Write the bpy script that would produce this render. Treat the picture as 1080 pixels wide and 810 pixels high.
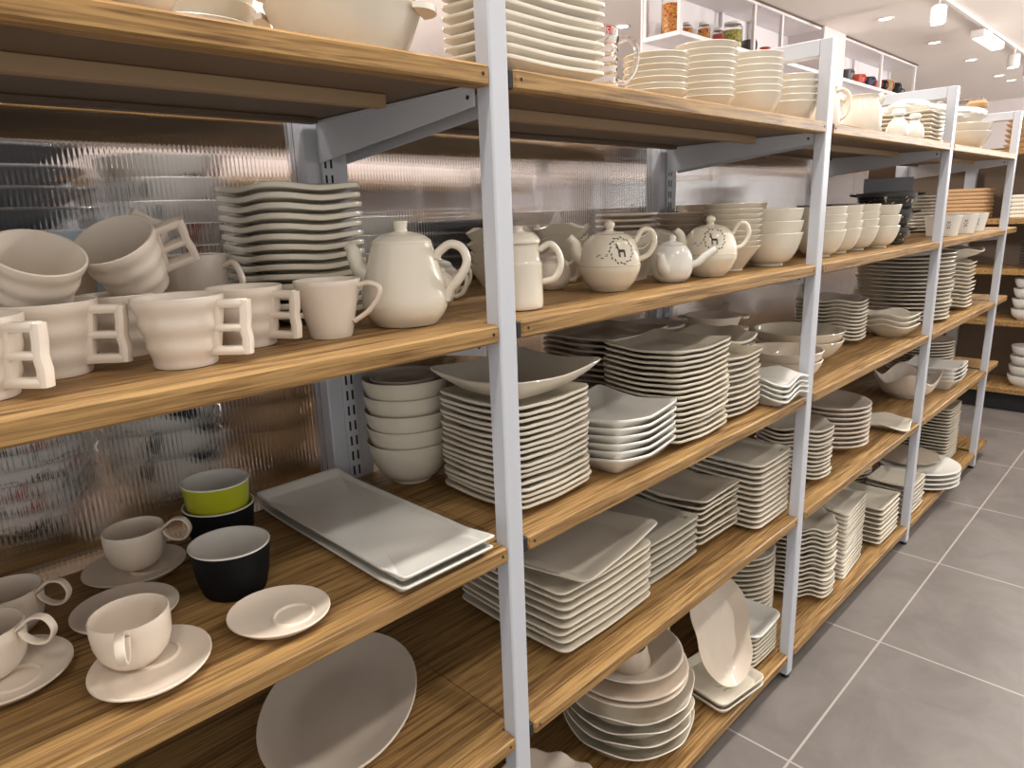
import bpy, bmesh, math, random
from mathutils import Vector, Matrix
random.seed(7)
for o in list(bpy.data.objects): bpy.data.objects.remove(o)
S = bpy.context.scene
COL = S.collection
PI = math.pi

# ------------------------------------------------------------------ camera, sky, lights, exposure
cam = bpy.data.objects.new('camera', bpy.data.cameras.new('camera')); COL.objects.link(cam)
RX, RY, RZ = (0.7081, 0.7053, -0.0341), (0.1468, -0.1944, -0.9699), (-0.6907, 0.6817, -0.2412)
m = Matrix(((RX[0], -RY[0], -RZ[0], 0.6237), (RX[1], -RY[1], -RZ[1], -0.5977), (RX[2], -RY[2], -RZ[2], 1.2227), (0, 0, 0, 1)))
cam.matrix_world = m
cam.data.sensor_width = 36; cam.data.lens = 723.33 / 1080 * 36
cam.data.clip_start = .02; cam.data.clip_end = 60
S.camera = cam
S.view_settings.view_transform = 'Standard'; S.view_settings.look = 'None'
S.view_settings.gamma = 1; S.view_settings.use_curve_mapping = False
S.view_settings.exposure = 0.2
W = bpy.data.worlds.new('world'); S.world = W; W.use_nodes = True
W.node_tree.nodes['Background'].inputs[0].default_value = (1.0, .97, .935, 1)
W.node_tree.nodes['Background'].inputs[1].default_value = .78

def lamp(name, loc, power, size, color=(1, .955, .90), spread=150):
    l = bpy.data.lights.new(name, 'AREA'); l.shape = 'DISK'; l.size = size; l.energy = power; l.color = color
    l.spread = math.radians(spread)
    o = bpy.data.objects.new(name, l); COL.objects.link(o); o.location = loc
    return o
# the ceiling downlights over the aisle in front of the shelves and over the aisles behind them
for k in range(6):
    lamp('aisle_downlight', (.30, -1.3 + k * 1.05, 2.86), 9.5, .12)
for k in range(5):
    lamp('aisle_downlight', (1.3, -1.2 + k * 1.5, 2.86), 7.5, .16)
for k in range(6):
    lamp('rear_aisle_downlight', (-1.25, -1.2 + k * 1.5, 2.86), 8.0, .2)
for k in range(3):
    lamp('far_downlight', (-.6, 5.6 + k * 1.8, 2.86), 26.0, .3)
# fill lights added out of view to brighten the ceiling and left wall
for x, y in ((1.6, 6.5), (1.9, 9.5), (2.2, 12.5), (-3.9, 1.0)):
    l = bpy.data.lights.new('fill_light', 'POINT'); l.energy = 260 if x > 0 else 300; l.shadow_soft_size = .18; l.color = (1, .95, .89)
    o = bpy.data.objects.new('fill_light', l); COL.objects.link(o); o.location = (x, y, 2.25 if x > 0 else 2.2)

# ------------------------------------------------------------------ materials
def mat(name, color, rough=.5, coat=0, metal=0, spec=.5):
    m = bpy.data.materials.new(name); m.use_nodes = True
    b = m.node_tree.nodes['Principled BSDF']
    b.inputs['Base Color'].default_value = (*color, 1); b.inputs['Roughness'].default_value = rough
    b.inputs['Metallic'].default_value = metal; b.inputs['Coat Weight'].default_value = coat
    b.inputs['Coat Roughness'].default_value = .08; b.inputs['Specular IOR Level'].default_value = spec
    return m
def nd(m, t, **kw):
    n = m.node_tree.nodes.new(t)
    for k, v in kw.items():
        if k in n.inputs: n.inputs[k].default_value = v
        else: setattr(n, k, v)
    return n
def lk(m, a, b): m.node_tree.links.new(a, b)
def bsdf(m): return m.node_tree.nodes['Principled BSDF']
def glaze(name, color, rough=.22, var=.05):
    m = mat(name, color, rough, coat=.35)
    tc = nd(m, 'ShaderNodeTexCoord'); no = nd(m, 'ShaderNodeTexNoise', Scale=14.0, Detail=3.0)
    lk(m, tc.outputs['Object'], no.inputs['Vector'])
    mx = nd(m, 'ShaderNodeMix', data_type='RGBA')
    mx.inputs[6].default_value = (*[c * (1 - var) for c in color], 1); mx.inputs[7].default_value = (*[min(1, c * (1 + var)) for c in color], 1)
    lk(m, no.outputs['Fac'], mx.inputs[0]); lk(m, mx.outputs[2], bsdf(m).inputs['Base Color'])
    return m
M = {}
M['ivory'] = glaze('ivory_glaze', (.76, .69, .56))
M['cream'] = glaze('cream_glaze', (.80, .74, .62))
M['stone'] = glaze('stone_white_glaze', (.77, .71, .59))
M['white'] = glaze('white_glaze', (.82, .80, .74))
M['blush'] = glaze('blush_cream_glaze', (.78, .69, .59), .35)
M['matte'] = glaze('matte_stoneware', (.80, .69, .57), .45)
M['beige'] = glaze('beige_glaze', (.56, .48, .38), .25)
M['warm'] = glaze('warm_cream_glaze', (.80, .74, .63))
M['grey'] = glaze('grey_glaze', (.16, .155, .16), .25)
M['olive'] = glaze('olive_grey_glaze', (.54, .50, .41), .22)
M['slate'] = glaze('slate_glaze', (.06, .06, .065), .3)
M['black'] = mat('black_matte_glaze', (.007, .007, .008), .55, spec=.15)
M['lime'] = glaze('lime_glaze', (.42, .45, .015), .3)
M['steel'] = mat('white_painted_steel', (.56, .58, .63), .42)
M['darksteel'] = mat('dark_bracket_steel', (.02, .018, .017), .5)
M['slot'] = mat('slot_dark', (.01, .01, .012), .8)
M['screw'] = mat('screw_steel', (.05, .035, .025), .4, metal=.6)
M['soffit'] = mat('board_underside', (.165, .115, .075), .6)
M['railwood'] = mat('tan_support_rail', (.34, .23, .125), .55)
M['brownrail'] = mat('brown_rear_rail', (.13, .085, .055), .5)
M['ink'] = mat('black_print', (.015, .013, .012), .5)
M['wall'] = mat('white_wall_paint', (.74, .68, .68), .8)
M['ceil'] = mat('ceiling_paint', (.88, .82, .78), .9)
M['rack'] = mat('white_rack_paint', (.80, .76, .78), .5)
M['kick'] = mat('black_plinth', (.012, .012, .013), .6)
M['card'] = mat('brown_cardboard', (.42, .25, .13), .8)
M['navy'] = mat('navy_carton', (.012, .016, .05), .4)
M['paleblue'] = mat('pale_blue_carton', (.50, .60, .68), .6)
M['red'] = mat('red_glaze', (.55, .05, .02), .3)
M['orange'] = mat('orange_contents', (.75, .22, .02), .4)
M['yellow'] = mat('yellow_contents', (.65, .50, .06), .4)
M['green'] = mat('green_contents', (.15, .28, .03), .4)
M['blue'] = mat('blue_glaze', (.03, .09, .18), .3)
M['trim'] = mat('dark_trim', (.12, .09, .06), .6)
M['paper'] = mat('white_paper', (.72, .70, .66), .7)
M['tagred'] = mat('red_tag', (.55, .02, .02), .4)
M['cork'] = mat('cork_brown', (.50, .31, .16), .8)
M['fixture'] = mat('white_fixture', (.78, .76, .74), .5)

def emit(name, col, s):
    m = bpy.data.materials.new(name); m.use_nodes = True
    b = bsdf(m); b.inputs['Emission Color'].default_value = (*col, 1); b.inputs['Emission Strength'].default_value = s
    return m
M['glow'] = emit('lamp_glow', (1, .97, .92), 6)
M['glowcool'] = emit('cool_lamp_glow', (.85, .95, 1), 4)

def wood(name, c1, c2, rough=.5):
    m = mat(name, c1, rough, spec=.22)
    tc = nd(m, 'ShaderNodeTexCoord'); mp = nd(m, 'ShaderNodeMapping')
    mp.inputs['Scale'].default_value = (85, 3.2, 85)
    lk(m, tc.outputs['Object'], mp.inputs['Vector'])
    n1 = nd(m, 'ShaderNodeTexNoise', Scale=1.4, Detail=5.0, Roughness=.62, Distortion=.9)
    lk(m, mp.outputs['Vector'], n1.inputs['Vector'])
    mp2 = nd(m, 'ShaderNodeMapping'); mp2.inputs['Scale'].default_value = (260, 7, 260)
    lk(m, tc.outputs['Object'], mp2.inputs['Vector'])
    n2 = nd(m, 'ShaderNodeTexNoise', Scale=1.0, Detail=3.0)
    lk(m, mp2.outputs['Vector'], n2.inputs['Vector'])
    ad = nd(m, 'ShaderNodeMath', operation='MULTIPLY_ADD'); ad.inputs[1].default_value = .55
    lk(m, n2.outputs['Fac'], ad.inputs[0]); lk(m, n1.outputs['Fac'], ad.inputs[2])
    cr = nd(m, 'ShaderNodeValToRGB')
    cr.color_ramp.elements[0].position = .60; cr.color_ramp.elements[0].color = (*c2, 1)
    cr.color_ramp.elements[1].position = .88; cr.color_ramp.elements[1].color = (*c1, 1)
    lk(m, ad.outputs[0], cr.inputs['Fac']); lk(m, cr.outputs['Color'], bsdf(m).inputs['Base Color'])
    bp = nd(m, 'ShaderNodeBump', Strength=.12, Distance=.001)
    lk(m, n2.outputs['Fac'], bp.inputs['Height']); lk(m, bp.outputs['Normal'], bsdf(m).inputs['Normal'])
    return m
M['oak'] = wood('oak_laminate', (.40, .240, .092), (.135, .068, .023))

def floor_mat():
    m = mat('grey_floor_tile', (.3, .27, .25), .42)
    tc = nd(m, 'ShaderNodeTexCoord'); mp = nd(m, 'ShaderNodeMapping')
    mp.inputs['Location'].default_value = (-.122 + .6, -1.336 + 1.8, 0)
    lk(m, tc.outputs['Object'], mp.inputs['Vector'])
    br = nd(m, 'ShaderNodeTexBrick', offset=0.0, squash=1.0)
    br.inputs['Scale'].default_value = 1; br.inputs['Brick Width'].default_value = .6; br.inputs['Row Height'].default_value = .6
    br.inputs['Mortar Size'].default_value = .0028; br.inputs['Mortar Smooth'].default_value = .1
    br.inputs['Mortar'].default_value = (.43, .39, .355, 1)
    lk(m, mp.outputs['Vector'], br.inputs['Vector'])
    no = nd(m, 'ShaderNodeTexNoise', Scale=5.0, Detail=8.0, Roughness=.65, Distortion=.6)
    lk(m, tc.outputs['Object'], no.inputs['Vector'])
    cr = nd(m, 'ShaderNodeValToRGB')
    cr.color_ramp.elements[0].position = .3; cr.color_ramp.elements[0].color = (.15, .132, .12, 1)
    cr.color_ramp.elements[1].position = .75; cr.color_ramp.elements[1].color = (.225, .20, .183, 1)
    lk(m, no.outputs['Fac'], cr.inputs['Fac'])
    lk(m, cr.outputs['Color'], br.inputs['Color1']); lk(m, cr.outputs['Color'], br.inputs['Color2'])
    lk(m, br.outputs['Color'], bsdf(m).inputs['Base Color'])
    return m
M['floor'] = floor_mat()

def glass(name, col, rough, ior):
    m = mat(name, col, rough)
    bsdf(m).inputs['Transmission Weight'].default_value = 1; bsdf(m).inputs['IOR'].default_value = ior
    return m
def clear_sheet():
    m = glass('ribbed_polycarbonate', (.96, .96, .97), .03, 1.25)
    tr = nd(m, 'ShaderNodeBsdfTransparent'); mx = nd(m, 'ShaderNodeMixShader')
    mx.inputs[0].default_value = .30
    lk(m, bsdf(m).outputs[0], mx.inputs[1]); lk(m, tr.outputs[0], mx.inputs[2])
    lk(m, mx.outputs[0], m.node_tree.nodes['Material Output'].inputs['Surface'])
    return m
M['poly'] = clear_sheet()
M['glass'] = glass('clear_glass', (.98, .98, .98), .06, 1.22)
M['wrap'] = glass('clear_plastic_wrap', (.97, .97, .96), .12, 1.1)
M['acrylic'] = glass('smoky_acrylic', (.82, .78, .74), .05, 1.2)

def printed(name, base, spots, scale, th):
    m = glaze(name, base)
    tc = nd(m, 'ShaderNodeTexCoord'); no = nd(m, 'ShaderNodeTexNoise', Scale=scale, Detail=1.0, Distortion=.6)
    lk(m, tc.outputs['Object'], no.inputs['Vector'])
    cr = nd(m, 'ShaderNodeValToRGB'); cr.color_ramp.interpolation = 'CONSTANT'
    cr.color_ramp.elements[0].position = 0; cr.color_ramp.elements[0].color = (*spots[0], 1)
    cr.color_ramp.elements[1].position = th[0]; cr.color_ramp.elements[1].color = (*base, 1)
    e = cr.color_ramp.elements.new(th[1]); e.color = (*spots[1], 1)
    lk(m, no.outputs['Fac'], cr.inputs['Fac']); lk(m, cr.outputs['Color'], bsdf(m).inputs['Base Color'])
    return m
M['brush'] = printed('black_brush_print_glaze', (.84, .80, .75), ((.02, .03, .05), (.03, .03, .03)), 15, (.36, .66))
M['floral'] = printed('red_black_floral_print_glaze', (.84, .80, .76), ((.40, .06, .03), (.02, .02, .02)), 18, (.35, .66))
M['dots'] = printed('white_speckle_on_black', (.02, .02, .02), ((.6, .58, .5), (.5, .48, .4)), 60, (.33, .70))
M['jarmix'] = printed('mixed_jar_contents', (.70, .25, .02), ((.45, .04, .01), (.75, .5, .05)), 60, (.42, .6))
M['jargreen'] = printed('green_yellow_jar_contents', (.55, .45, .06), ((.12, .25, .03), (.7, .55, .1)), 60, (.42, .6))

# ------------------------------------------------------------------ geometry helpers
class G:
    def __init__(s): s.v = []; s.f = []
    def add(s, vs, fs):
        b = len(s.v); s.v += [tuple(v) for v in vs]; s.f += [tuple(b + i for i in f) for f in fs]; return s
    def rings(s, rings, close=True, cap0=False, cap1=False):
        b = len(s.v); idx = []
        for r in rings:
            idx.append(list(range(len(s.v), len(s.v) + len(r)))); s.v += [tuple(p) for p in r]
        for a, c in zip(idx, idx[1:]):
            n = max(len(a), len(c))
            for i in range(n if close else n - 1):
                j = (i + 1) % n
                if len(a) == 1 and len(c) == 1: continue
                if len(a) == 1: s.f.append((a[0], c[j], c[i]))
                elif len(c) == 1: s.f.append((a[i], a[j], c[0]))
                else: s.f.append((a[i], a[j], c[j], c[i]))
        if cap0: s.f.append(tuple(reversed(idx[0])))
        if cap1: s.f.append(tuple(idx[-1]))
        return s
    def mesh(s, name, ang=35):
        me = bpy.data.meshes.new(name); me.from_pydata(s.v, [], s.f); me.validate()
        bm = bmesh.new(); bm.from_mesh(me); bmesh.ops.recalc_face_normals(bm, faces=bm.faces); bm.to_mesh(me); bm.free()
        me.polygons.foreach_set('use_smooth', [True] * len(me.polygons))
        me.set_sharp_from_angle(angle=math.radians(ang)); return me
    def xf(s, mtx, start=0):
        s.v[start:] = [tuple(mtx @ Vector(v)) for v in s.v[start:]]; return s

def circ(r, n=40): return [(r * math.cos(2 * PI * i / n), r * math.sin(2 * PI * i / n)) for i in range(n)]
def rrect(ax, ay, rad, k=4, q=4, pinch=0):
    p = []
    cs = [(ax - rad, ay - rad, 0), (-ax + rad, ay - rad, PI / 2), (-ax + rad, -ay + rad, PI), (ax - rad, -ay + rad, 1.5 * PI)]
    for ci, (cx, cy, a) in enumerate(cs):
        arc = [(cx + rad * math.cos(a + PI / 2 * i / k), cy + rad * math.sin(a + PI / 2 * i / k)) for i in range(k + 1)]
        p += arc
        nx, ny, na = cs[(ci + 1) % 4]; e = (nx + rad * math.cos(na), ny + rad * math.sin(na))
        for j in range(1, q): p.append((arc[-1][0] + (e[0] - arc[-1][0]) * j / q, arc[-1][1] + (e[1] - arc[-1][1]) * j / q))
    if pinch:
        p = [(x * (1 - pinch * (1 - min(1, abs(y) / ay) ** 2) * (abs(x) / ax)), y * (1 - pinch * (1 - min(1, abs(x) / ax) ** 2) * (abs(y) / ay))) for x, y in p]
    return p
def lobed(r, k, amp, n=56, ph=0, asp=1): return [(asp * r * (1 + amp * math.cos(k * t + ph)) * math.cos(t), r * (1 + amp * math.cos(k * t + ph)) * math.sin(t)) for t in [2 * PI * i / n for i in range(n)]]
def sw(s): return max(0.0, (s - .7) / .3) ** 1.4
def dish(out, prof, wave=None, g=None):
    g = g or G(); R = []
    for s, z in prof:
        if s <= 0: R.append([(0, 0, z)])
        else: R.append([(x * s, y * s, z + (wave(x * s, y * s, s) if wave else 0)) for x, y in out])
    return g.rings(R)
def plate_prof(h, t=.004, well=.62, foot=.5):
    q = max(t, .0056)
    return [(0, .0015), (foot - .04, .0015), (foot - .02, 0), (foot, 0), (foot + .03, .002), (well + .06, .22 * h + .001), (.86, .62 * h - .001), (.965, h - q), (.992, h - q * .85), (1, h - q * .5), (.994, h - q * .12), (.98, h), (.955, h - .0003),
            (.85, .62 * h + t * .9), (well + .02, .18 * h + t), (well - .06, t + .001), (well * .5, t), (0, t)]
def flat_prof(h, t=.005):
    return [(0, .002), (.74, .002), (.76, 0), (.80, 0), (.83, .003), (.93, h * .45), (.985, h - t), (1, h - t * .5), (1, h - .0008), (.985, h), (.965, h - .001), (.90, h * .45 + t * .6), (.82, t + .001), (.6, t), (0, t)]
def bowl_prof(h, foot=.45, t=.038, fh=.006, top=68, n=7):
    a1 = math.radians(top); P = [(0, fh * .5), (foot * .8, fh * .5), (foot * .86, 0), (foot, 0), (foot, fh)]
    o = [(foot + (1 - foot) * math.sin(a1 * i / n) / math.sin(a1), fh + (h - fh) * (1 - math.cos(a1 * i / n)) / (1 - math.cos(a1))) for i in range(1, n + 1)]
    P += o; P += [(1 - t * .25, h + .0012), (1 - t * .75, h + .0008)]
    P += [(max(.02, r - t), z + .0005) for r, z in reversed(o[:-1])] + [(foot * .8, fh + .0035), (0, fh + .003)]
    return P
def cone_prof(h, foot=.5, t=.034, fh=.004, curve=1.0, n=5):
    P = [(0, fh * .5), (foot * .85, fh * .5), (foot * .9, 0), (foot, 0)]
    o = [(foot + (1 - foot) * (i / n) ** curve, fh + (h - fh) * i / n) for i in range(n + 1)]
    P += o + [(1 - t * .3, h + .001), (1 - t * .8, h + .0006)] + [(r - t, z + .002) for r, z in reversed(o[:-1])] + [(0, fh + .003)]
    return P
def lathe(prof, n=40, g=None): return dish(circ(1, n), prof, None, g)
def cr(pts, n=6):
    P = [Vector(p) for p in pts]; P = [2 * P[0] - P[1]] + P + [2 * P[-1] - P[-2]]; out = []
    for i in range(1, len(P) - 2):
        for j in range(n):
            t = j / n; a, b, c, d = P[i - 1:i + 3]
            out.append(.5 * ((2 * b) + (c - a) * t + (2 * a - 5 * b + 4 * c - d) * t * t + (3 * b - a - 3 * c + d) * t ** 3))
    out.append(P[-2]); return out
def tube(path, radii, normal=(0, 1, 0), n=10, flat=1.0, sup=2.0, g=None, closed=False):
    """sweep an ellipse along a planar path; radii in the plane, flat scales across the plane"""
    g = g or G(); P = [Vector(p) for p in path]; B = Vector(normal).normalized(); R = []
    for i, p in enumerate(P):
        a = P[i - 1] if (i > 0 or closed) else P[i]; c = P[(i + 1) % len(P)] if (i < len(P) - 1 or closed) else P[i]
        T = (c - a).normalized(); N = T.cross(B).normalized()
        r = radii[i] if hasattr(radii, '__len__') else radii
        ring = []
        for k in range(n):
            q = 2 * PI * (k + .5) / n; co, si = math.cos(q), math.sin(q)
            w = (abs(co) ** sup + abs(si) ** sup) ** (-1 / sup)
            ring.append(p + N * (r * co * w) + B * (r * flat * si * w))
        R.append(ring)
    if closed: R.append(R[0]); return g.rings(R)
    return g.rings(R, cap0=True, cap1=True)
def lerp(a, b, n): return [a + (b - a) * i / (n - 1) for i in range(n)]
def box(x0, x1, y0, y1, z0, z1, c=.0015, g=None):
    g = g or G(); c = min(c, (x1 - x0) * .45, (y1 - y0) * .45, (z1 - z0) * .45)
    R = []
    for z, i in ((z0, c), (z0 + c, 0), (z1 - c, 0), (z1, c)):
        R.append([(x0 + i + c, y0 + i, z), (x1 - i - c, y0 + i, z), (x1 - i, y0 + i + c, z), (x1 - i, y1 - i - c, z), (x1 - i - c, y1 - i, z), (x0 + i + c, y1 - i, z), (x0 + i, y1 - i - c, z), (x0 + i, y0 + i + c, z)])
    return g.rings(R, cap0=True, cap1=True)
def prism(poly, z0, z1, g=None):
    g = g or G(); return g.rings([[(x, y, z0) for x, y in poly], [(x, y, z1) for x, y in poly]], cap0=True, cap1=True)

# ------------------------------------------------------------------ object helpers
def obj(name, me, m, parent=None, loc=None, rot=None, label=None, cat=None, group=None, kind=None):
    if isinstance(me, G): me = me.mesh(name)
    if m is not None and not me.materials: me.materials.append(m)
    o = bpy.data.objects.new(name, me); COL.objects.link(o)
    if parent: o.parent = parent
    if loc is not None: o.location = loc
    if rot is not None: o.rotation_euler = rot
    tag(o, label, cat, group, kind); return o
def tag(o, label=None, cat=None, group=None, kind=None):
    for k, v in (('label', label), ('category', cat), ('group', group), ('kind', kind)):
        if v: o[k] = v
def thing(name, label, cat, loc, rz=0, group=None, rot=None):
    o = bpy.data.objects.new(name, None); COL.objects.link(o); o.location = loc
    o.rotation_euler = rot if rot else (0, 0, rz); o.empty_display_size = .02
    tag(o, label, cat, group); return o
def dup(o, parent=None):
    c = o.copy(); COL.objects.link(c)
    if parent: c.parent = parent
    for ch in list(o.children): dup(ch, c)
    return c
ORD = ['topmost', 'second from top', 'third from top', 'fourth from top', 'fifth from top', 'sixth from top', 'seventh from top', 'eighth from top', 'ninth from top', 'tenth from top', 'eleventh from top', 'twelfth from top', 'thirteenth from top', 'fourteenth from top', 'fifteenth from top', 'sixteenth from top', 'seventeenth from top', 'eighteenth from top', 'nineteenth from top', 'twentieth from top']
def plural(k):
    w = k.split(' with ')
    w[0] += 'es' if w[0].endswith(('sh', 's')) else 's'
    return ' with '.join(w)
def ordn(i, n): return 'lowest' if i == 0 and n > 2 else ('lower one' if i == 0 and n == 2 else ('upper one' if n == 2 else ORD[n - 1 - i]))
def stack(name, me, m, n, pitch, x, y, z, kind, where, cat, rz=0, jit=.0011, rj=.02, tilt=0, skip_top=0):
    """n copies of one piece of crockery piled up; each is an object of its own"""
    if isinstance(me, G): me = me.mesh(name)
    if not me.materials: me.materials.append(m)
    res = []
    tot = n + skip_top
    for i in range(n):
        o = bpy.data.objects.new(name, me); COL.objects.link(o)
        j = 0 if i == 0 else 1
        o.location = (x + j * random.uniform(-jit, jit), y + j * random.uniform(-jit, jit), z + i * pitch)
        o.rotation_euler = (j * random.uniform(-tilt, tilt), j * random.uniform(-tilt, tilt), rz + random.uniform(-rj, rj))
        tag(o, '%s, %s %s' % (kind, ordn(i, tot), where), cat, plural(kind) + ' ' + where)
        res.append(o)
    return res
L1, L2, L3, L4, L5 = .0755, .467, .777, 1.086, 1.392
LV = [L1, L2, L3, L4, L5]
E = .0006   # resting gap

# ------------------------------------------------------------------ the room
obj('floor', box(-6, 4, -3, 15, -.05, 0, .001), M['floor'], kind='structure')
obj('ceiling', box(-6, 4, -3, 15, 2.9, 2.95, .001), M['ceil'], kind='structure')
obj('wall_left', box(-6.1, -6, -3, 15, 0, 2.9, .001), M['wall'], kind='structure')
obj('wall_back', box(-6, 4, 15, 15.1, 0, 2.9, .001), M['wall'], kind='structure')

# ------------------------------------------------------------------ the double sided shelving unit
unit = thing('shelving_unit', 'long oak and pale grey steel shelving unit filled with cream crockery, in the foreground', 'shelving unit', (0, 0, 0))
PW = .031      # post width
def board(yA, yB, z, front=0.0, back=-.388, th=.024, parent=None, sgn=1, clips=True, seed=0):
    g = G(); start = 0
    X = lambda a: a * sgn + (0 if sgn == 1 else -.86)
    def bx(a, b, c, d, e, f, ch=.002):
        lo, hi = sorted((X(a), X(b))); box(lo, hi, c, d, e, f, ch, g)
    sA, sB = (yA - .0245, yB + .0150) if clips else (yA, yB)
    bx(back, front - .0275, sA, sB, z - .016, z, .001)          # slab
    bx(front - .0280, front, yA, yB, z - th, z + .0001, .003)    # nosing
    o = obj('shelf', g, M['oak'], parent)
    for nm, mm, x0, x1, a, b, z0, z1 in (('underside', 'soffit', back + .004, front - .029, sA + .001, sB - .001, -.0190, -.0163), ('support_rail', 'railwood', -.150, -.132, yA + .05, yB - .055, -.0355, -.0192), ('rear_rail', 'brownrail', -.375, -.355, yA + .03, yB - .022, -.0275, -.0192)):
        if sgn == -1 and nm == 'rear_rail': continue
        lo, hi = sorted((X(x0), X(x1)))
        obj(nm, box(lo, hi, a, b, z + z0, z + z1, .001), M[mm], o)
    if sgn == 1:
        for yy in (yA + .012, yB - .011):
            s = lathe([(0, -.001), (.0022, -.001), (.0022, .0006), (.0012, .0012), (0, .0012)], 12)
            s.xf(Matrix.Rotation(PI / 2, 4, 'Y')); obj('screw', s, M['screw'], o, loc=(front, yy, z - .011))
        if clips: obj('end_cap', box(front - .018, front - .002, yA - .0075, yA - .0003, z - th + .001, z - .001, .001), M['darksteel'], o)
    return o
def bracket(y, z, parent):
    g = G()      # tapered cantilever arm, running from the rear upright to the front post
    pr = [(-.394, z - .0195), (-.0262, z - .0205), (-.0262, z - .043), (-.394, z - .082)]
    g.rings([[(x, y, zz) for x, zz in pr], [(x, y + .003, zz) for x, zz in pr]], cap0=True, cap1=True)
    box(-.394, -.030, y - .0075, y - .0003, z - .0222, z - .0202, .0005, g)
    o = obj('bracket', g, M['steel'], parent)
    s = lathe([(0, -.001), (.0028, -.001), (.0028, .0008), (0, .0012)], 10); s.xf(Matrix.Rotation(-PI / 2, 4, 'X') @ Matrix.Rotation(PI, 4, 'X'))
    obj('screw', s, M['darksteel'], o, loc=(-.036, y, z - .032))
def slots(y, z0, z1):
    g = G(); n = int((z1 - z0) / .0275)
    for i in range(n):
        zc = z0 + .0275 * (i + .5)
        for d in (-.0052, .0052): box(-.3965, -.3944, y + d - .0019, y + d + .0019, zc - .0085, zc + .0085, .0004, g)
    return g
HT = 1.5605
for k in range(-1, 4):
    y = k * 1.0
    f = obj('front_post', box(-.026, 0, y + .0005, y + PW, .012, HT, .002), M['steel'], unit)
    ft = lathe([(0, 0), (.011, 0), (.011, .005), (.005, .006), (.005, .0118), (0, .0118)], 14); obj('levelling_foot', ft, M['darksteel'], f, loc=(-.012, y + .016, 0))
    r = obj('rear_upright', box(-.445, -.4015, y - .026, y + .052, .012, HT, .002), M['steel'], unit)
    obj('slotted_strip', box(-.4012, -.395, y - .0115 + .012, y + .0115 + .012, .03, HT - .03, .0008), M['steel'], r)
    obj('slots', slots(y + .012, .06, 1.44), M['slot'], r)
    obj('top_bar', box(-.4010, -.0265, y + .001, y + PW - .0005, HT - .034, HT, .002), M['steel'], unit)
    obj('rear_post', box(-.86, -.834, y + .0005, y + PW, .012, HT, .002), M['steel'], unit)
for b in range(4):
    yA, yB = b - 1 + .0408, b * 1.0
    for z in LV:
        board(yA, yB, z, parent=unit)
        board(yA, yB, z, parent=unit, sgn=-1)
        bracket(yB - .0045, z, unit); bracket(yA + .004, z, unit)
    obj('base_plinth', box(-.84, -.035, yA, yB, .004, .048, .001), M['kick'], unit)
def ribbed(y0, y1, z0, z1, x=-.4235, pitch=.0064, amp=.0015, th=.0025):
    n = int((y1 - y0) / pitch * 8); F = []; Bk = []
    for i in range(n + 1):
        yy = y0 + (y1 - y0) * i / n
        F.append((x + th + amp * math.cos(2 * PI * (yy - y0) / pitch), yy)); Bk.append((x, yy))
    g = G(); P = F + Bk[::-1]
    return prism(P, z0, z1, g)
for b in range(4):
    yA, yB = b - 1 + .056, b - .030
    if b == 3: yB = b - .45
    obj('back_panel', ribbed(yA, yB, .09, 1.385).mesh('back_panel', 60), M['poly'], unit)
# end shelves beyond the last post
for z in LV[:4]:
    o = board(3.046, 3.26, z, front=-.004, back=-.36, parent=unit, clips=False)

# ------------------------------------------------------------------ crockery shapes
def sq_plate(ax, ay, h=.018, rad=.02, lift=.010, t=.0042, well=.66, pinch=0):
    return dish(rrect(ax, ay, rad, 4, 5, pinch), plate_prof(h, t, well), lambda x, y, s: lift * sw(s) * abs(x / ax) * abs(y / ay))
def wavy_plate(ax, ay, h=.016, lift=.014, k=3, rad=.03, t=.004):
    return dish(rrect(ax, ay, rad, 4, 6), plate_prof(h, t, .6), lambda x, y, s: lift * sw(s) * .5 * math.cos(k * math.atan2(y, x)))
def round_plate(r, h=.016, t=.004, well=.62): return dish(circ(r, 48), plate_prof(h, t, well))
def bowl(r, h, foot=.45, top=68, t=.038): return dish(circ(r, 44), bowl_prof(h, foot, t, top=top))
def cbowl(r, h, foot=.5, t=.034, curve=1.0): return dish(circ(r, 44), cone_prof(h, foot, t, curve=curve))
def leaf_dish(r, k=3, amp=.09, h=.03, ph=0, t=.004, wv=.004, asp=1):
    return dish(lobed(r, k, amp, 60, ph, asp), plate_prof(h, t, .55, .45), lambda x, y, s: wv * sw(s) * math.cos(2 * k * math.atan2(y, x)))

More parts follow.
